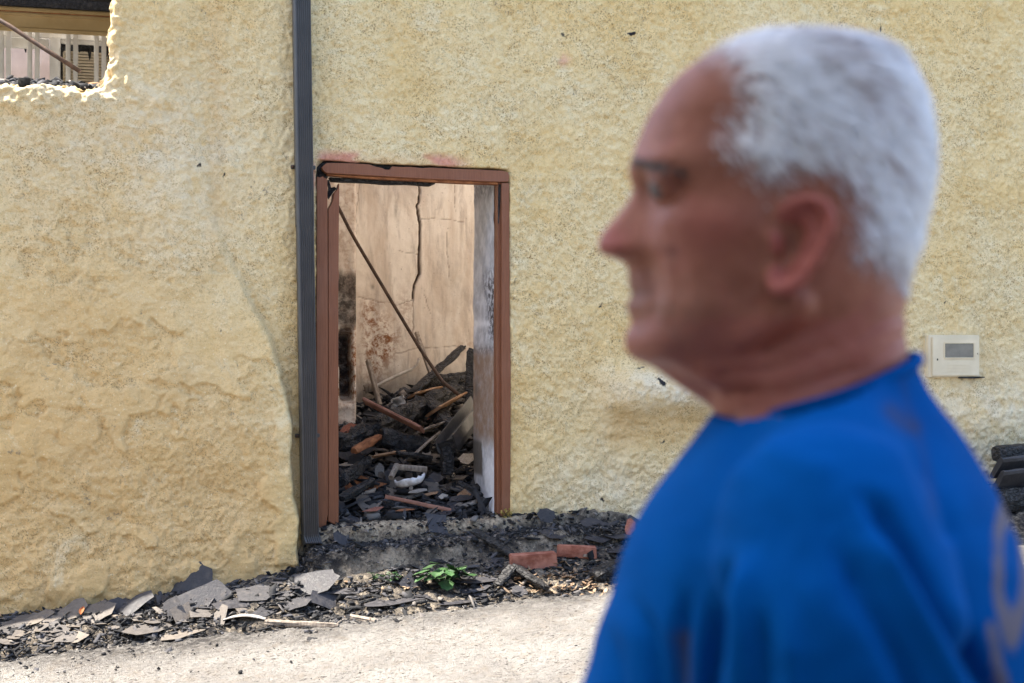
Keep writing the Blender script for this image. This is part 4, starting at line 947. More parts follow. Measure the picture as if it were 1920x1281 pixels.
Y1 = Vector((0, 1, 0)); zs_ = at(565, 425, PY0).z; tj = (zs_ - pbot.z) / (ptop.z - pbot.z); pj = pbot + (ptop - pbot) * tj
V, F = loft(prof, [(pbot, 1, Y1), (pj, 1, Y1)]); mk('shaft', V, F, M['pipe'], dp)
V, F = loft(prof, [(pj + Vector((0, .002, 0)), 1.045, Y1 * 1.05), (ptop, 1.04, Y1 * 1.05)]); mk('shaft', V, F, M['pipe'], dp)
# shoe: short bend kicking out towards the street and to the right
frames = []
for i in range(6):
    a = i / 5 * R(52); c = pbot + Vector((.012 * (i / 5), -.075 * (1 - math.cos(a)) * 1.3, -.095 * math.sin(a) * .95 + .004)); frames.append((c, 1.05, Vector((0, math.cos(a), -math.sin(a) * 1.0)) * 1.05))
V, F = loft([(a, b) for a, b in prof], frames); o = mk('shoe', V, F, M['pipe'], dp); md = o.modifiers.new('thick', 'SOLIDIFY'); md.thickness = .003; md.offset = -1
for (zz, nm) in ((at(565, 312, PY0).z, 'bracket'), (at(570, 818, PY0).z, 'bracket')):
    c = pbot + (ptop - pbot) * ((zz - pbot.z) / (ptop.z - pbot.z)); b = box(nm, c + Vector((0, .042, 0)), (.135, .012, .022), M['pipe'], dp, w=.003)
    V, F = capsule_vf([c + Vector((-.058, .035, 0)), c + Vector((-.058, .018, 0))], [.008, .009], 8); mk('screw', V, F, M['rod'], b, True)

# ================================================================== meter box
mp = [at(a, b, -.05) for a, b in ((1740, 627), (1837, 629), (1838, 708), (1742, 708))]
mc = sum(mp, Vector()) / 4; mw = (mp[1] - mp[0]).length; mh = (mp[0] - mp[3]).length * .985
mb = thing('meter_box', 'cream plastic meter box with small grey window on the wall', 'meter box', mc - Vector((0, 0, mh / 2)))
box('housing', mc + Vector((0, .045, 0)), (mw, .08, mh), M['box'], mb, w=.004)
box('cover', mc + Vector((.006, -.001, -.002)), (mw - .035, .016, mh - .022), M['box'], mb, w=.003)
box('pane', mc + Vector((.028, -.0085, .035)), (mw * .545, .006, mh * .33), M['glass'], mb, w=.002)
for dx, dz, sx, sz in ((0, .0, mw * .58, .008), (0, mh * .36, mw * .58, .008)): box('window_trim', mc + Vector((.028, -.011, .035 - mh * .18 + dz)), (sx, .008, sz), M['box'], mb, w=.002)
for dx in (-1, 1): box('window_trim', mc + Vector((.028 + dx * mw * .287, -.0112, .035)), (.008, .0075, mh * .345), M['box'], mb, w=.002)
box('keyhole', mc + Vector((-mw * .34, -.0095, -.02)), (.008, .003, .012), M['black'], mb, w=.001)
box('keyhole', mc + Vector((mw * .435, -.0095, .015)), (.004, .003, .010), M['black'], mb, w=.001)
for k_ in range(3): box('rib', mc + Vector((.02, -.0095, -.055 - k_ * .018)), (mw * .42, .003, .003), M['box'], mb, w=.001)
V, F = extrude_poly([at(a, b, -.055) for a, b in ((1800, 707), (1846, 706.5), (1847, 708.5), (1826, 710), (1800, 709.5))], (0, .03, 0)); mk('burnt_sealant', V, F, M['char'], mb)

# ================================================================== charred timbers at the far right
timber('charred_beam', at(1868, 852, -.35), at(2020, 838, -.25), .10, .10, M['char'], 'black charred beam stacked at the right edge of the picture', 'beam', 61, .12, 1)
timber('scorched_board', at(1868, 878, -.45), at(2020, 862, -.35), .16, .035, M['slate'], 'grey scorched board below the black beam at right', 'board', 62, .05, 1, roll_=.9)
timber('scorched_board', at(1872, 902, -.52), at(2020, 884, -.45), .16, .035, M['slate'], 'second grey board, lower in the stack at right', 'board', 63, .05, 1, roll_=.9)
timber('charred_beam', at(1862, 938, -.50), at(2030, 925, -.42), .16, .14, M['char'], 'thick charred beam at the bottom of the right stack', 'beam', 64, .15, 1)

# ================================================================== upper left: the white veranda seen over the terrace wall
YV = 4.0
ver = thing('veranda', 'white veranda with paired posts seen through the upper left opening', 'veranda', at(100, 400, YV))
def vbox(name, x0, y0, x1, y1, y, th, mat, w=.004, parent=None):
    xm = min(max((x0 + x1) / 2, 0), 208); a, b = at(x0, y0, y), at(x1, y1, y); a.z, b.z = at(xm, y0, y).z, at(xm, y1, y).z; c = (a + b) / 2
    return box(name, (c.x, y + th / 2, c.z), (abs(b.x - a.x), th, abs(a.z - b.z)), mat, parent or ver, w=w)
vbox('roof_beam', -900, -60, 300, 9.5, YV - .16, .05, M['char'])
_r = at(100, 9.5, YV - .16).z; box('veranda_shade_roof', (-1.6, 2.72, _r + .09), (4.6, 2.1, .12), M['char'], ver, w=.01)  # slab added over the veranda to keep sky light off it
vbox('cornice', -900, 10, 300, 18, YV - .14, .04, M['beige'], .012)
vbox('scorched_band', -900, 17.5, 300, 20.5, YV - .125, .03, M['orange'], .004)
vbox('cornice', -900, 20, 300, 25.5, YV - .13, .04, M['beige'], .01)
vbox('fascia', -900, 26, 300, 49, YV - .09, .03, M['beige'])
vbox('fascia_trim', -900, 49.5, 300, 56, YV - .10, .03, M['beige'])
vbox('rail', -900, 55, 300, 67, YV + .02, .03, M['white'])
vbox('transom_panel', -900, 68, 92, 88, YV + .05, .04, M['white'])
vbox('transom_panel', 114, 68, 300, 86, YV + .05, .04, M['white'])
vbox('door_post', 93, 67.5, 113, 230, YV + .01, .09, M['white'])
vbox('dark_gap', 113.5, 87, 117, 230, YV + .03, .05, M['char'])
for i, x0 in enumerate([-62, -49, -2, 11, 51, 65, 123, 137, 176, 190, 229, 243]):
    vbox('post', x0, 54, x0 + 9, 230, YV - .05, .05, M['white'], .006)
sh = vbox('shutter', 113, 70, 320, 240, YV + .16, .03, M['char'])
for i in range(22):
    vbox('slat', 118, 100 + i * 5.6, 320, 104.2 + i * 5.6, YV + .12, .03, M['shutter'], .002, None)
vbox('inner_wall', -900, 40, 111, 260, YV + .75, .1, M['pinkwall'])
r_ = random.Random(4)
for x0 in (49, 119, 128, 150, 158, 166, 170, 198, 204, 209):
    L = r_.uniform(10, 30); V, F = tube_vf([at(x0, 84, YV + .09), at(x0 + r_.uniform(-2, 2), 84 + L * .5, YV + .09), at(x0 + r_.uniform(-3, 3), 84 + L, YV + .09)], [.022, .012, .004], 6); mk('melted_drip', V, F, M['char'], ver)
vbox('burnt_flap', 147, 84, 180, 96, YV + .085, .02, M['char'], .01)
vbox('burnt_flap', 198, 84, 225, 99, YV + .085, .02, M['char'], .01)
V, F = tube_vf([at(-60, 4, 1.2), at(20, 50, 1.1), at(84, 92, 1.05), at(150, 134, .95)], .0135, 8)
tag(mk('iron_rod', V, F, M['rod'], None, True), 'dark iron rod slanting down in the upper left opening', 'rod')
def lz(x, y): return ZL + .012
timber('charred_log', at(-20, 166, .22), at(62, 162, .24), .07, .06, M['char'], 'charred log on the ledge at the upper left corner', 'log', 71, .25)
timber('charred_log', at(34, 156, .30), at(64, 158, .30), .06, .06, M['grey'], 'brown grey lump on top of the ledge log', 'log', 72, .25)
timber('charred_plank', at(70, 160, .26), at(196, 170, .2), .05, .035, M['char'], 'charred plank lying along the ledge to the jamb', 'plank', 73, .22)
timber('board', at(150, 164, .34), at(182, 158, .40), .08, .03, M['tan'], 'tan wooden wedge on the ledge near the jamb', 'board', 74, .15, .6)
timber('board', at(130, 152, .36), at(150, 166, .3), .012, .01, M['plaster'], 'thin pale sliver on the ledge', 'sliver', 75, .1, .7, 8)
n = 1500; cx = rng.uniform(-1.3, XJ - .03, n); cy = rng.uniform(.08, .44, n)
chips('ledge_rubble', np.stack([cx, cy, ZL + .012 + .01 * cx + rng.random(n) * (.02 + .05 * sst(.08, .25, cy)) * (.6 + .5 * vn(cx * 6, cx * 0, 9))], -1), rng.gamma(2.2, .007, n).clip(.004, .035), np.clip(rng.beta(1.2, 1.9, n) + .4 * (rng.random(n) < .08), 0, 1), 'burnt rubble on the ledge of the upper left opening', 'rubble')

# ================================================================== unseen house added left of the frame to shade the man
oh = thing('shade_house', 'pale rendered house added out of frame to the left to shade the man', 'house', (-6, -9, 0))
box('wall', (-5.35, -10.6, 3.0), (8.0, 9.4, 7.2), M['render'], oh, w=.02)
V = [Vector(q) for q in ((-9.6, -5.75, 6.5), (-1.2, -5.75, 6.5), (-1.2, -15.5, 6.5), (-9.6, -15.5, 6.5), (-9.6, -10.6, 8.1), (-1.2, -10.6, 8.1))]
mk('roof', V, [(0, 1, 5, 4), (2, 3, 4, 5), (1, 2, 5), (3, 0, 4), (3, 2, 1, 0)], M['roof'], oh)
box('shade_wing', (2.9, -13.1, 1.7), (8.46, 4.0, 4.4), M['stone'], oh, w=.02)  # wing added behind the camera to hold sky light off the man
w_ = box('window', (-4.5, -5.88, 3.2), (1.0, .06, 1.2), M['white'], oh); box('pane', (-4.5, -5.845, 3.2), (.84, .02, 1.04), M['glass'], w_)
d_ = box('door', (-6.5, -5.88, 1.0), (1.0, .06, 2.1), M['brown'], oh); box('handle', (-6.15, -5.82, 1.0), (.03, .06, .12), M['pipe'], d_)

# ================================================================== the man
MB = CAMP + FW * 1.0 + RT * (480 / FPX); MB.z = 0
MF, ML = -RT, -FW                                     # he faces picture-left; his left side is towards the camera
MG = float(g0(MB.x, MB.y)) + .004
def X_(px): return (1440 - px) / FPX
def Z_(py): return 1.5 + (640.5 - py) / FPX
def to_world(P):                                       # P: n x 3 local (forward, left, up)
    P = np.asarray(P, float).reshape(-1, 3)
    return np.array(MB)[None] + P[:, :1] * np.array(MF)[None] + P[:, 1:2] * np.array(ML)[None] + P[:, 2:3] * np.array([[0, 0, 1.0]])
def local_from_px(px, py, depth):                      # local (forward, up) of a picture point at that depth
    return 480 / FPX - (px - 960) / FPX * depth, 1.5 + (640.5 - py) / FPX * depth
def NP(px, py, d): return 960 + (px - 960) * d, 640.5 + (py - 640.5) * d     # picture point of a near-side feature -> profile plane
HEADROW = np.array([
 (57, 1470, 1470, 1510, 10), (60, 1425, 1425, 1550, 26), (66, 1385, 1385, 1592, 40), (77, 1345, 1345, 1632, 51), (98, 1314, 1316, 1668, 61), (130, 1277, 1282, 1685, 66), (164, 1250, 1256, 1705, 70),
 (219, 1214, 1224, 1725, 73.5), (262, 1196, 1209, 1733, 75), (300, 1183, 1200, 1736, 75), (318, 1178, 1198, 1736, 74.5), (338, 1180, 1206, 1735, 74), (354, 1186, 1212, 1733, 74),
 (380, 1172, 1213, 1728, 74), (400, 1157, 1211, 1723, 74), (430, 1131, 1209, 1716, 74), (450, 1120, 1207, 1718, 74.5), (462, 1117, 1206, 1713, 74.5), (474, 1119, 1205, 1707, 74), (482, 1136, 1203, 1703, 73.5),
 (490, 1171, 1200, 1700, 73), (503, 1178, 1198, 1697, 73), (525, 1177, 1196, 1692, 72), (541, 1175, 1195, 1690, 71), (551, 1195, 1203, 1689, 70), (561, 1178, 1195, 1688, 69.5), (575, 1171, 1193, 1685, 68.5),
 (592, 1180, 1194, 1670, 67), (607, 1188, 1196, 1640, 65), (625, 1172, 1186, 1590, 61.5), (645, 1169, 1182, 1530, 56), (664, 1176, 1187, 1450, 47), (677, 1192, 1199, 1370, 36), (684, 1215, 1218, 1300, 20)], float)
HEADROW[:, 0] = np.where(HEADROW[:, 0] < 165, HEADROW[:, 0] + (165 - HEADROW[:, 0]) * .20, HEADROW[:, 0])
def head_shell():
    py = np.concatenate([np.linspace(HEADROW[0, 0], 140, 18)[:-1], np.linspace(140, 684, 118)])
    fc, fs, bk, hw = (np.interp(py, HEADROW[:, 0], HEADROW[:, i]) for i in (1, 2, 3, 4))
    for a in (fs, bk, hw):                             # soften the interpolation
        b = np.convolve(np.pad(a, 3, 'edge'), np.ones(7) / 7, 'valid'); a[20:-6] = b[20:-6]
    fc2 = np.convolve(np.pad(fc, 1, 'edge'), np.ones(3) / 3, 'valid'); fc = fc2
    K = 120; th = np.linspace(0, 2 * math.pi, K, endpoint=False)
    C, S_ = np.cos(th)[None], np.sin(th)[None]
    xf, xb, xc = X_(fs)[:, None], X_(bk)[:, None], None
    xc = (xf + xb) / 2; a = (xf - xb) / 2; w = (hw / 1000)[:, None] * .985
    Xh = xc + a * np.sign(C) * np.abs(C) ** .86; Yh = w * np.sign(S_) * np.abs(S_) ** .90
    Z0 = np.repeat(Z_(py)[:, None], K, 1); P = py[:, None]
    front = sst(.0, .5, C)
    # nose and centre line profile
    sig = np.interp(py, [0, 318, 354, 400, 440, 470, 482, 500, 520, 551, 600, 640, 684], [40, 26, 10, 13, 17, 22, 21, 15, 16, 22, 20, 22, 24])[:, None] / 1000
    Xh = Xh + (X_(fc) - X_(fs))[:, None] * np.exp(-np.abs(Yh / sig) ** 2.2) * front
    aY = np.abs(Yh)
    g = lambda c, sc_, p0, sp, am: am / 1000 * np.exp(-((aY - c / 1000) / (sc_ / 1000)) ** 2 - ((P - p0) / sp) ** 2) * front
    Xh = Xh + g(31, 16, 362, 28, -11) + g(34, 20, 318, 18, 5.5) + g(15, 6, 470, 16, 5) - g(36, 10, 520, 40, 2.2) + g(50, 16, 425, 36, 4.5) - g(26, 6, 505, 50, 1.8) + g(58, 12, 380, 24, -2)
    def crease(pts, wd, am):                            # soft fold drawn on the cheek (profile points)
        return am * np.exp(-(seg_dist(1440 - Xh * FPX, np.repeat(P, K, 1), pts) / wd) ** 2) * sst(.008, .02, aY)
    fold = crease([(1196, 488), (1215, 520), (1222, 560), (1218, 590)], 7, .0030) + crease([(1240, 440), (1256, 500), (1262, 560)], 8, .0016) + crease([(1232, 384), (1250, 392), (1266, 386)], 6, .0018)
    fold = fold + crease([(1268, 352), (1290, 345)], 4, .0012) + crease([(1268, 362), (1292, 366)], 4, .0012) + crease([(1240, 600), (1262, 640), (1270, 664)], 9, .0025) + crease([(1225, 250), (1300, 240)], 5, .0010) + crease([(1222, 275), (1295, 268)], 5, .0010) + crease([(1330, 470), (1350, 540), (1345, 600)], 10, .0016)
    Yh = Yh - np.sign(Yh) * fold; Xh = Xh - fold * .6
    side = np.sign(Yh) * (np.exp(-((Xh - X_(1345)) / .022) ** 2 - ((P - 430) / 36) ** 2) * .0035 - np.exp(-((Xh - X_(1330)) / .024) ** 2 - ((P - 262) / 45) ** 2) * .004 - np.exp(-((Xh - X_(1330)) / .03) ** 2 - ((P - 540) / 50) ** 2) * .0005 + np.exp(-((Xh - X_(1290)) / .03) ** 2 - ((P - 575) / 40) ** 2) * .004)
    Yh = Yh + side
    V = np.stack([Xh, Yh, Z0], -1); n = len(py)
    F = grid_faces(n, K, wrap=True).tolist() + [tuple(range(K)), tuple((n - 1) * K + k_ for k_ in range(K - 1, -1, -1))]
    return [Vector(q) for q in V.reshape(-1, 3)], [tuple(f) for f in F]
def lofted(rows, K=64, e=.85):
    """rows: (x front, x back, half width, z, lateral offset)"""
    V = []
    for (xf, xb, hw, z, *r) in rows:
        for k_ in range(K):
            a = 2 * math.pi * k_ / K; c, s_ = math.cos(a), math.sin(a)
            V.append(Vector(((xf + xb) / 2 + (xf - xb) / 2 * math.copysign(abs(c) ** e, c), hw * math.copysign(abs(s_) ** e, s_) + (r[0] if r else 0), z)))
    n = len(rows); F = [(i * K + k_, i * K + (k_ + 1) % K, (i + 1) * K + (k_ + 1) % K, (i + 1) * K + k_) for i in range(n - 1) for k_ in range(K)]
    return V, F + [tuple(range(K - 1, -1, -1)), tuple((n - 1) * K + k_ for k_ in range(K))]
def resample(rows, n=60):
    A = np.array(rows, float); A = A[np.argsort(-A[:, 3])]; z = np.linspace(A[0, 3], A[-1, 3], n)
    return [tuple(np.interp(-z[i], -A[:, 3], A[:, k_]) if k_ != 3 else z[i] for k_ in range(A.shape[1])) for i in range(n)]
PHI = R(10)
def turn(V, piv=-.045):                                # torso turned a little away from the camera
    c, s_ = math.cos(PHI), math.sin(PHI)
    return [Vector((piv + (v.x - piv) * c + v.y * s_, -(v.x - piv) * s_ + v.y * c, v.z)) for v in V]
NECK = [(X_(1400), X_(1690), .058, Z_(520)), (X_(1385), X_(1688), .061, Z_(600)), (X_(1345), X_(1692), .064, Z_(660)), (X_(1318), X_(1704), .065, Z_(705)), (X_(1328), X_(1730), .068, Z_(750)), (X_(1352), X_(1762), .074, Z_(800)), (X_(1370), X_(1772), .077, Z_(840))]
TORSO = [(.010, -.094, .064, 1.520), (.016, -.099, .067, 1.490), (.030, -.112, .082, 1.462), (.044, -.126, .112, 1.444), (.060, -.140, .148, 1.424), (.076, -.152, .172, 1.402), (.092, -.166, .186, 1.372), (.110, -.182, .190, 1.325),
         (.128, -.196, .188, 1.265), (.140, -.202, .186, 1.20), (.148, -.190, .182, 1.10), (.152, -.170, .178, 1.0), (.148, -.165, .184, .92), (.140, -.160, .186, .84)]
SHO = [((-.035, .172, 1.384), .060), ((-.040, .205, 1.335), .062), ((-.055, .225, 1.25), .058), ((-.075, .242, 1.16), .055)]
def arm(sg, grow=0.0, sleeve=False):
    pts = [(Vector((p[0], p[1] * sg, p[2])), r_ + grow) for p, r_ in SHO]
    if not sleeve: pts += [(Vector((-.085, .252 * sg, 1.08)), .042), (Vector((-.04, .255 * sg, .95)), .040), (Vector((.0, .25 * sg, .84)), .029)]
    return capsule_vf([p for p, _ in pts], [r_ for _, r_ in pts], 20)
def voxel(V, F, size, iters, name):
    me = bpy.data.meshes.new('tmp'); me.from_pydata([tuple(v) for v in V], [], F); me.update()
    o = bpy.data.objects.new('tmp', me); COL.objects.link(o)
    md = o.modifiers.new('r', 'REMESH'); md.mode = 'VOXEL'; md.voxel_size = size
    dg = bpy.context.evaluated_depsgraph_get(); ev = o.evaluated_get(dg); m2 = bpy.data.meshes.new_from_object(ev)
    bpy.data.objects.remove(o); bpy.data.meshes.remove(me)
    n = len(m2.vertices); co = np.empty(n * 3); m2.vertices.foreach_get('co', co); co = co.reshape(-1, 3)
    ed = np.empty(len(m2.edges) * 2, np.int32); m2.edges.foreach_get('vertices', ed); ed = ed.reshape(-1, 2)
    fl = [tuple(p.vertices) for p in m2.polygons]; bpy.data.meshes.remove(m2)
    deg = np.bincount(ed.ravel(), minlength=n)[:, None]
    for _ in range(iters):
        acc = np.zeros_like(co)
        for k_ in range(3):
            acc[:, k_] = np.bincount(ed[:, 0], co[ed[:, 1], k_], n) + np.bincount(ed[:, 1], co[ed[:, 0], k_], n)
        co = co * .4 + .6 * acc / np.maximum(deg, 1)
    return co, fl, ed
def normals(co, fl):
    nn = np.zeros_like(co); q = np.array([f[:4] if len(f) >= 4 else (*f, f[-1]) for f in fl])
    fn = np.cross(co[q[:, 2]] - co[q[:, 0]], co[q[:, 3]] - co[q[:, 1]])
    for k_ in range(4):
        for c in range(3): nn[:, c] += np.bincount(q[:, k_], fn[:, c], len(co))
    return nn / np.maximum(np.linalg.norm(nn, axis=1, keepdims=True), 1e-12)
person = thing('person', 'older man with short white hair and blue T-shirt in left profile', 'person', (MB.x, MB.y, MG))
# ---- body
parts = [head_shell(), lofted(resample(NECK, 30))]
parts.append(capsule_vf([Vector((X_(1238), 0, Z_(657))), Vector((X_(1302), 0, Z_(684))), Vector((X_(1375), 0, Z_(714))), Vector((X_(1430), 0, Z_(742)))], [.0135, .0195, .0245, .030], 20))
for sg in (1, -1): parts.append(capsule_vf([Vector((X_(1262), .020 * sg, Z_(656))), Vector((X_(1320), .030 * sg, Z_(674))), Vector((X_(1390), .036 * sg, Z_(690)))], [.013, .0185, .022], 16))
for sg in (1, -1):                                       # jaw line, ears, eyelids
    parts.append(capsule_vf([Vector((X_(1270), .030 * sg, Z_(655))), Vector((X_(1370), .050 * sg, Z_(625))), Vector((X_(1455), .060 * sg, Z_(575)))], [.013, .015, .016], 14))
    ol = [(1466, 420), (1472, 398), (1492, 379), (1522, 371), (1546, 384), (1556, 410), (1550, 444), (1532, 482), (1508, 518), (1482, 542), (1462, 546), (1452, 528), (1456, 500)]
    ol = [NP(a, b, .912) for a, b in ol]; dep = [.070, .074, .081, .088, .093, .096, .096, .094, .091, .087, .083, .078, .073]
    rad = [.003, .0038, .0042, .0044, .0044, .0042, .0040, .0038, .004, .0055, .0062, .0052, .004]
    parts.append(capsule_vf([Vector((X_(a), dy * sg, Z_(b))) for (a, b), dy in zip(ol, dep)], rad, 10))
    parts.append(capsule_vf([Vector((X_(a), dy * sg, Z_(b))) for (a, b), dy in ((NP(1488, 402, .912), .074), (NP(1516, 402, .912), .082), (NP(1526, 440, .912), .085), (NP(1508, 480, .912), .083), (NP(1490, 508, .912), .079))], [.003, .0034, .0036, .0036, .003], 8))
    Vp = [Vector((X_(a), (dy - .003) * sg, Z_(b))) for (a, b), dy in zip(ol, dep)] + [Vector((X_(a), .05 * sg, Z_(b))) for (a, b) in ol] + [Vector((X_(NP(1500, 455, .912)[0]), .066 * sg, Z_(NP(1500, 455, .912)[1])))]
    n = len(ol); Fp = [(i, (i + 1) % n, (i + 1) % n + n, i + n) for i in range(n)] + [tuple(range(n, 2 * n))] + [(i, (i + 1) % n, 2 * n) for i in range(n)]
    parts.append((Vp, Fp))
    parts.append(capsule_vf([Vector((X_(NP(1458, 0, .912)[0]), .075 * sg, Z_(NP(0, 442, .912)[1]))), Vector((X_(NP(1462, 0, .912)[0]), .076 * sg, Z_(NP(0, 464, .912)[1])))], [.004, .004], 8))     # tragus
    parts.append(capsule_vf([Vector((X_(1224), .022 * sg, Z_(347))), Vector((X_(1223), .031 * sg, Z_(345))), Vector((X_(1236), .042 * sg, Z_(349)))], [.0065, .0080, .0065], 10))  # upper lid
    parts.append(capsule_vf([Vector((X_(1229), .022 * sg, Z_(370))), Vector((X_(1230), .032 * sg, Z_(372))), Vector((X_(1243), .042 * sg, Z_(369)))], [.005, .006, .005], 10))      # lower lid
inner = [(r_[0] - .012, r_[1] + .012, r_[2] - .012, r_[3]) for r_ in TORSO]
V, F = lofted(resample(inner, 50)); parts.append((turn(V), F))
for sg in (1, -1):
    V, F = arm(sg); parts.append((turn(V), F))
    hb = Vector((.0, .25 * sg, .835)); pal = capsule_vf([hb, hb + Vector((.012, 0, -.045)), hb + Vector((.02, 0, -.085))], [.024, .030, .030], 14)
    pal = ([Vector((v.x, .25 * sg + (v.y - .25 * sg) * .5, v.z)) for v in pal[0]], pal[1]); parts.append((turn(pal[0]), pal[1]))
    for i, (ox, ll) in enumerate(((.046, .072), (.028, .082), (.009, .077), (-.008, .062))):
        b0 = hb + Vector((ox * .9, 0, -.085)); f_ = capsule_vf([b0, b0 + Vector((.004, -.004 * sg, -ll * .5)), b0 + Vector((.004, -.018 * sg, -ll))], [.0085, .008, .0068], 10); parts.append((turn(f_[0]), f_[1]))
    b0 = hb + Vector((.026, 0, -.03)); f_ = capsule_vf([b0, b0 + Vector((.026, -.008 * sg, -.03)), b0 + Vector((.032, -.014 * sg, -.062))], [.011, .0095, .008], 10); parts.append((turn(f_[0]), f_[1]))
    lg = [((-.02, .088, .90), .088), ((-.005, .098, .70), .080), ((.005, .105, .48), .058), ((-.02, .108, .36), .056), ((-.02, .112, .10), .040), ((-.02, .112, .05), .040)]
    f_ = capsule_vf([Vector((p[0], p[1] * sg, p[2])) for p, _ in lg], [r_ for _, r_ in lg], 18); parts.append((turn(f_[0]), f_[1]))
V, F = lofted(resample([(.11, -.15, .165, 1.02), (.12, -.16, .172, .92), (.09, -.15, .165, .84), (.05, -.10, .10, .79)], 20)); parts.append((turn(V), F))
V, F = join_vf(parts)
co, fl, ed = voxel(V, F, .0032, 3, 'body')
_n = normals(co, fl); _cz = np.interp(co[:, 0], [X_(1720), X_(1540), X_(1360)], [1.4935, 1.468, 1.448]); _in = sst(_cz + .001, _cz - .012, co[:, 2]) * sst(1.10, 1.14, co[:, 2]) * np.where(co[:, 2] < 1.3, 1, 1); co = co - _n * (.016 * _in)[:, None]
_p, _q = 1440 - co[:, 0] * FPX, 640.5 - (co[:, 2] - 1.5) * FPX; _k = (co[:, 2] > 1.46) & (_q < 800) & (_p > 1300)
co = co - _n * (.0022 * _k * (np.exp(-(seg_dist(_p, _q, [(1330, 700), (1420, 690), (1520, 650)]) / 7) ** 2) + np.exp(-(seg_dist(_p, _q, [(1350, 735), (1440, 730), (1560, 690)]) / 7) ** 2) + .8 * np.exp(-(seg_dist(_p, _q, [(1560, 640), (1620, 600), (1680, 590)]) / 6) ** 2) + .8 * np.exp(-(seg_dist(_p, _q, [(1580, 690), (1640, 640), (1690, 625)]) / 6) ** 2)))[:, None]
nb = normals(co, fl)
# hair area in head coordinates (picture points of the profile)
HAIRPOLY = [(1290, 60), (1285, 108), (1318, 150), (1345, 192), (1318, 235), (1302, 260), (1335, 306), (1372, 345), (1404, 372), (1412, 420), (1428, 424), (1440, 392), (1470, 372), (1520, 360), (1556, 376), (1566, 420), (1556, 470), (1572, 505), (1600, 528), (1650, 545), (1700, 560), (1800, 560), (1800, 30), (1300, 30)]
HAIRPOLY = [NP(a, b, np.interp(b, [60, 110, 240], [1.0, .975, .935])) if 60 < b and a < 1690 else (a, b) for a, b in HAIRPOLY]
def in_poly(px, py, poly):
    ins = np.zeros(px.shape, bool); j = len(poly) - 1
    for i in range(len(poly)):
        xi, yi = poly[i]; xj, yj = poly[j]
        c = ((yi > py) != (yj > py)) & (px < (xj - xi) * (py - yi) / (yj - yi + 1e-9) + xi); ins ^= c; j = i
    return ins
hpx, hpy = 1440 - co[:, 0] * FPX, 640.5 - (co[:, 2] - 1.5) * FPX
is_head = (hpy < 620) & (np.abs(co[:, 1]) < .095)
wob = 10 * fbm(hpx / 40, hpy / 40, 2, 170)
hm = in_poly(hpx + wob, hpy + wob, HAIRPOLY) & is_head
earz = (np.abs(co[:, 1]) > .0755) & (hpx > 1395) & (hpx < 1520) & (hpy > 390) & (hpy < 565)
hm &= ~earz
scalp = np.where(hm, sst(0, 110, seg_dist(hpx, hpy, HAIRPOLY[1:20])) * .9, 0)
red = np.clip(np.exp(-((hpx - 1140) / 35) ** 2 - ((hpy - 455) / 35) ** 2) + 1.0 * earz + .6 * np.exp(-((hpx - 1300) / 70) ** 2 - ((hpy - 440) / 50) ** 2) + .5 * (hpy > 600) * (hpy < 800), 0, 1) * (co[:, 2] > 1.3)
stub = np.clip(np.exp(-((hpx - 1230) / 85) ** 2 - ((hpy - 610) / 70) ** 2), 0, 1) * (co[:, 2] > 1.45)
body = mk('body', to_world(co), fl, M['skin'], person, True, {'scalp': scalp, 'red': red, 'stubble': stub, 'dark': np.clip(.8 * np.exp(-((hpx - NP(1262, 0, .95)[0]) / 9) ** 2 - ((hpy - NP(0, 470, .95)[1]) / 9) ** 2) + .55 * np.exp(-(seg_dist(hpx, hpy, [(1178, 549), (1212, 553)]) / 5) ** 2) + .45 * np.exp(-((hpx - 1228) / 26) ** 2 - ((hpy - 346) / 16) ** 2) + .7 * np.exp(-((hpx - 1158) / 8) ** 2 - ((hpy - 478) / 5) ** 2) + .5 * np.exp(-((hpx - NP(1490, 0, .912)[0]) / 16) ** 2 - ((hpy - NP(0, 450, .912)[1]) / 28) ** 2), 0, 1) * (co[:, 2] > 1.5)})  # cheek spot; painted-in shade at mouth line, eye socket, nostril and ear bowl
# ---- hair strands
cand = np.nonzero(hm)[0]; ns = 24000
edge = seg_dist(hpx[cand], hpy[cand], HAIRPOLY[1:20]); pr = sst(0, 150, edge) * np.interp(hpx[cand], [1300, 1420], [.45, 1]) + .02; pick = rng.choice(cand, ns, p=pr / pr.sum()); base = co[pick] + rng.normal(0, .0014, (ns, 3)); nn = nb[pick]
bx, by = 1440 - base[:, 0] * FPX, 640.5 - (base[:, 2] - 1.5) * FPX
flow = np.stack([-.9 + .4 * sst(300, 520, by), np.sign(base[:, 1]) * .12, -.05 - 1.25 * sst(140, 330, by)], -1) + rng.normal(0, .14, (ns, 3))
cl = fbm(bx / 22, by / 22 + 5 * np.sign(base[:, 1]), 2, 171)
flow[:, 0] += .28 * cl; flow[:, 2] += .30 * fbm(bx / 26, by / 26, 2, 172)
flow -= nn * (flow * nn).sum(1, keepdims=True); flow /= np.maximum(np.linalg.norm(flow, axis=1, keepdims=True), 1e-6)
Lh = np.interp(by, [50, 150, 350, 480, 560], [.017, .018, .014, .009, .005]) * rng.uniform(.6, 1.2, ns) * np.interp(seg_dist(bx, by, HAIRPOLY[1:20]), [0, 90], [.35, 1.0])
sidev = np.cross(flow, nn); hw_ = .00058
pts = []
for t_, li, ww in ((0, -.001, 1.0), (.35, .10, .95), (.7, .13, .75), (1.0, .12, .15)):
    c = base + flow * (Lh * t_)[:, None] + nn * (li * Lh + .0006 * (t_ > 0) + .0016 * t_)[:, None]
    pts += [c - sidev * hw_ * ww, c + sidev * hw_ * ww]
HV = np.stack(pts, 1).reshape(-1, 3); b0 = (np.arange(ns) * 8)[:, None, None]
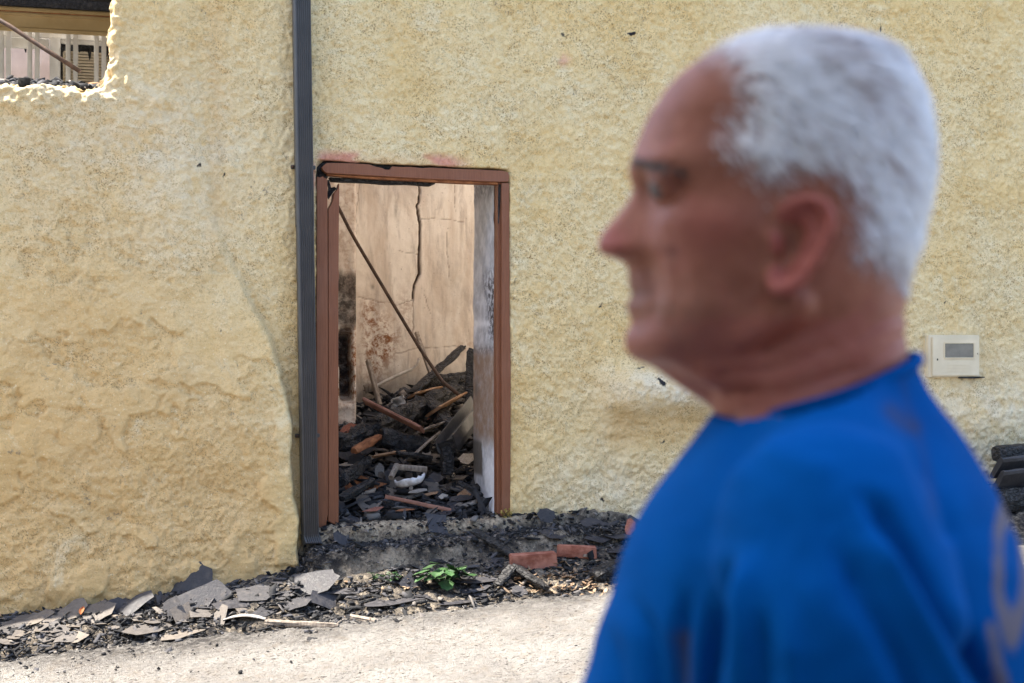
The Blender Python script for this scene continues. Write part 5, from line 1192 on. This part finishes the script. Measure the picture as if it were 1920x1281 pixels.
HF = (np.array([[0, 1, 3, 2], [2, 3, 5, 4], [4, 5, 7, 6]])[None] + b0).reshape(-1, 4)
al, ac = bx * .80 + by * .60, -bx * .60 + by * .80
tn = np.clip(.62 + .50 * fbm(ac / 20, al / 150 + 9 * np.sign(base[:, 1]), 3, 173) + rng.normal(0, .10, ns), 0, 1) * (.12 + .88 * sst(5, 95, seg_dist(bx, by, HAIRPOLY[1:20])))
ho = mk('hair', to_world(HV), HF, M['hair'], person, True, {'tone': np.repeat(tn, 8)}); tag(ho, 'short white hair combed back')
# eyebrows, eyes
ns = 260
for sg in (1, -1):
    V_, F_ = [], []
    for i in range(ns // 2):
        t_ = rng.random(); cxp, cyp = 1184 + 62 * t_, 311 + 30 * t_ ** 1.4 + rng.normal(0, 3.2); yy = (.014 + .036 * t_) * sg
        p = np.array([X_(cxp) + .004, yy, Z_(cyp)])
        j = np.argmin(((co - p) ** 2)[:, [1, 2]].sum(1) + 10 * (co[:, 0] < .04)); q = co[j] + nb[j] * .0015
        dr = np.array([-.5, .5 * sg, rng.normal(.15, .3)]); dr /= np.linalg.norm(dr); l_ = rng.uniform(.005, .009); o_ = np.array([0, 0, .0006])
        b_ = len(V_); V_ += [q - o_, q + o_, q + dr * l_ + nb[j] * .002]; F_.append((b_, b_ + 1, b_ + 2))
    tag(mk('eyebrow', to_world(np.array(V_)), F_, M['brow'], person), kind='stuff')
for sg in (1, -1):
    V, F = capsule_vf([Vector((X_(1242) + .001, .0315 * sg, Z_(358))), Vector((X_(1242), .0315 * sg, Z_(358)))], [.0118, .0118], 18)
    e_ = mk('eye', to_world(np.array([tuple(v) for v in V])), F, M['eye'], person, True)
    V, F = capsule_vf([Vector((X_(1242) + .0075, .0320 * sg, Z_(358))), Vector((X_(1242) + .008, .0320 * sg, Z_(358)))], [.0052, .0050], 12)
    mk('iris', to_world(np.array([tuple(v) for v in V])), F, M['brow'], e_, True)
# ---- T-shirt
parts = []; V, F = lofted(resample(TORSO, 60)); parts.append((turn(V), F))
for sg in (1, -1):
    V, F = arm(sg, .010, True); parts.append((turn(V), F))
    V, F = capsule_vf([Vector((-.045, .05 * sg, 1.432)), Vector((-.04, .12 * sg, 1.412)), Vector((-.038, .175 * sg, 1.378))], [.055, .052, .058], 18); parts.append((turn(V), F))
V, F = join_vf(parts); co2, fl2, ed2 = voxel(V, F, .0042, 14, 'shirt'); n2 = normals(co2, fl2)
# folds on the near side, given as picture lines
def folds(co, nrm):
    depth = 1.0 - co[:, 1]; px = 960 + (480 / FPX - co[:, 0]) / depth * FPX; py = 640.5 - (co[:, 2] - 1.5) / depth * FPX
    dsp = np.zeros(len(co)); near = sst(-.02, .05, co[:, 1])
    for pl, dep, wd in [([(1600, 905), (1650, 960), (1730, 1080), (1850, 1275), (1930, 1400)], -.010, 17), ([(1625, 985), (1700, 1110), (1795, 1290), (1850, 1400)], .007, 22), ([(1560, 1000), (1640, 1150), (1715, 1300)], -.007, 20),
                        ([(1368, 1020), (1350, 1110), (1336, 1210), (1325, 1330)], -.010, 15), ([(1415, 1010), (1395, 1120), (1385, 1300)], .006, 22), ([(1425, 1120), (1430, 1330)], -.005, 14), ([(1180, 1100), (1215, 1190), (1235, 1320)], -.006, 14),
                        ([(1140, 1150), (1160, 1300)], -.005, 14), ([(1290, 1080), (1270, 1200), (1262, 1330)], -.007, 16), ([(1690, 800), (1740, 920), (1780, 1000)], -.003, 16), ([(1480, 1120), (1490, 1330)], .004, 24), ([(1420, 800), (1470, 860), (1540, 880)], .003, 26)]:
        dsp += dep * np.exp(-(seg_dist(px, py, pl) / wd) ** 2) * 1.25 * sst(0, 95, np.hypot(px - pl[0][0], py - pl[0][1]))
    return dsp * near + .003 * fbm(px / 120, py / 120, 3, 181), px, py
dsp, spx, spy = folds(co2, n2); co2 = co2 + n2 * dsp[:, None]
ring = np.abs(np.hypot((spx - 1900) / 26, (spy - 1062) / 118) - 1) * 26
prt = np.clip(sst(11, 6, ring) + sst(11, 6, seg_dist(spx, spy, [(1858, 1170), (1872, 1230), (1892, 1300), (1910, 1380)])), 0, 1) * (n2[:, 0] < .25)
smu = np.clip(.55 * np.exp(-(seg_dist(spx, spy, [(1672, 768), (1712, 800)]) / 16) ** 2) + .9 * np.exp(-(seg_dist(spx, spy, [(1270, 1195), (1276, 1262), (1280, 1300)]) / 15) ** 2) + .25 * np.exp(-(seg_dist(spx, spy, [(1690, 700), (1735, 860), (1760, 960)]) / 7) ** 2), 0, 1) * (co2[:, 1] > 0)  # brown smudge and seam line; dark blotch paints the shaded arm gap
# open the neck: drop faces inside the collar line
cz = .0 + np.interp(co2[:, 0], [X_(1720), X_(1540), X_(1360)], [1.4935, 1.468, 1.448])
keepv = co2[:, 2] < cz + .0005
keepv &= co2[:, 2] > .845
fl2 = [f for f in fl2 if all(keepv[i] for i in f)]
us = np.unique(np.concatenate([np.array(f) for f in fl2])); ix = np.full(len(co2), -1); ix[us] = np.arange(len(us))
so = mk('t_shirt', to_world(co2[us]), [tuple(int(ix[i]) for i in f) for f in fl2], M['shirt'], person, True, {'print': prt[us], 'smudge_shade': smu[us]})
tag(so, 'royal blue T-shirt with tan lettering on the back')
# collar band
cp = []; CK = 40
for k_ in range(CK + 1):
    a = 2 * math.pi * k_ / CK; xx = -.033 + .0690 * math.cos(a); yy = .0755 * math.sin(a)
    cp.append(Vector((xx, yy, float(np.interp(xx, [X_(1720), X_(1540), X_(1360)], [1.4900, 1.4645, 1.4445])))))
V, F = tube_vf(cp, .0048, 10, False); mk('collar', to_world(np.array([tuple(v) for v in V])), F, M['shirt'], so, True)
# ---- trousers and shoes (below the frame)
parts = [lofted(resample([(.128, -.158, .180, .99), (.130, -.170, .184, .92), (.10, -.16, .178, .84), (.06, -.11, .11, .77)], 20))]
for sg in (1, -1):
    lg = [((-.02, .088, .90), .100), ((-.005, .098, .70), .092), ((.005, .105, .48), .074), ((-.02, .108, .36), .070), ((-.02, .112, .08), .060)]
    parts.append(tube_vf([Vector((p[0], p[1] * sg, p[2])) for p, _ in lg], [r_ for _, r_ in lg], 20))
V, F = join_vf(parts); c3, f3, _ = voxel(turn(V), F, .009, 4, 'trousers'); c3[:, 2] += MG; mk('trousers', to_world(c3), f3, M['trousers'], person, True)
for sg in (1, -1):
    V, F = capsule_vf([Vector((-.05, .112 * sg, .05)), Vector((.05, .114 * sg, .045)), Vector((.15, .118 * sg, .035))], [.046, .046, .034], 16)
    V = turn([Vector((v.x, v.y, max(0.0, v.z))) for v in V]); mk('shoe', to_world(np.array([(v.x, v.y, v.z + MG) for v in V])), F, M['shoe'], person, True)
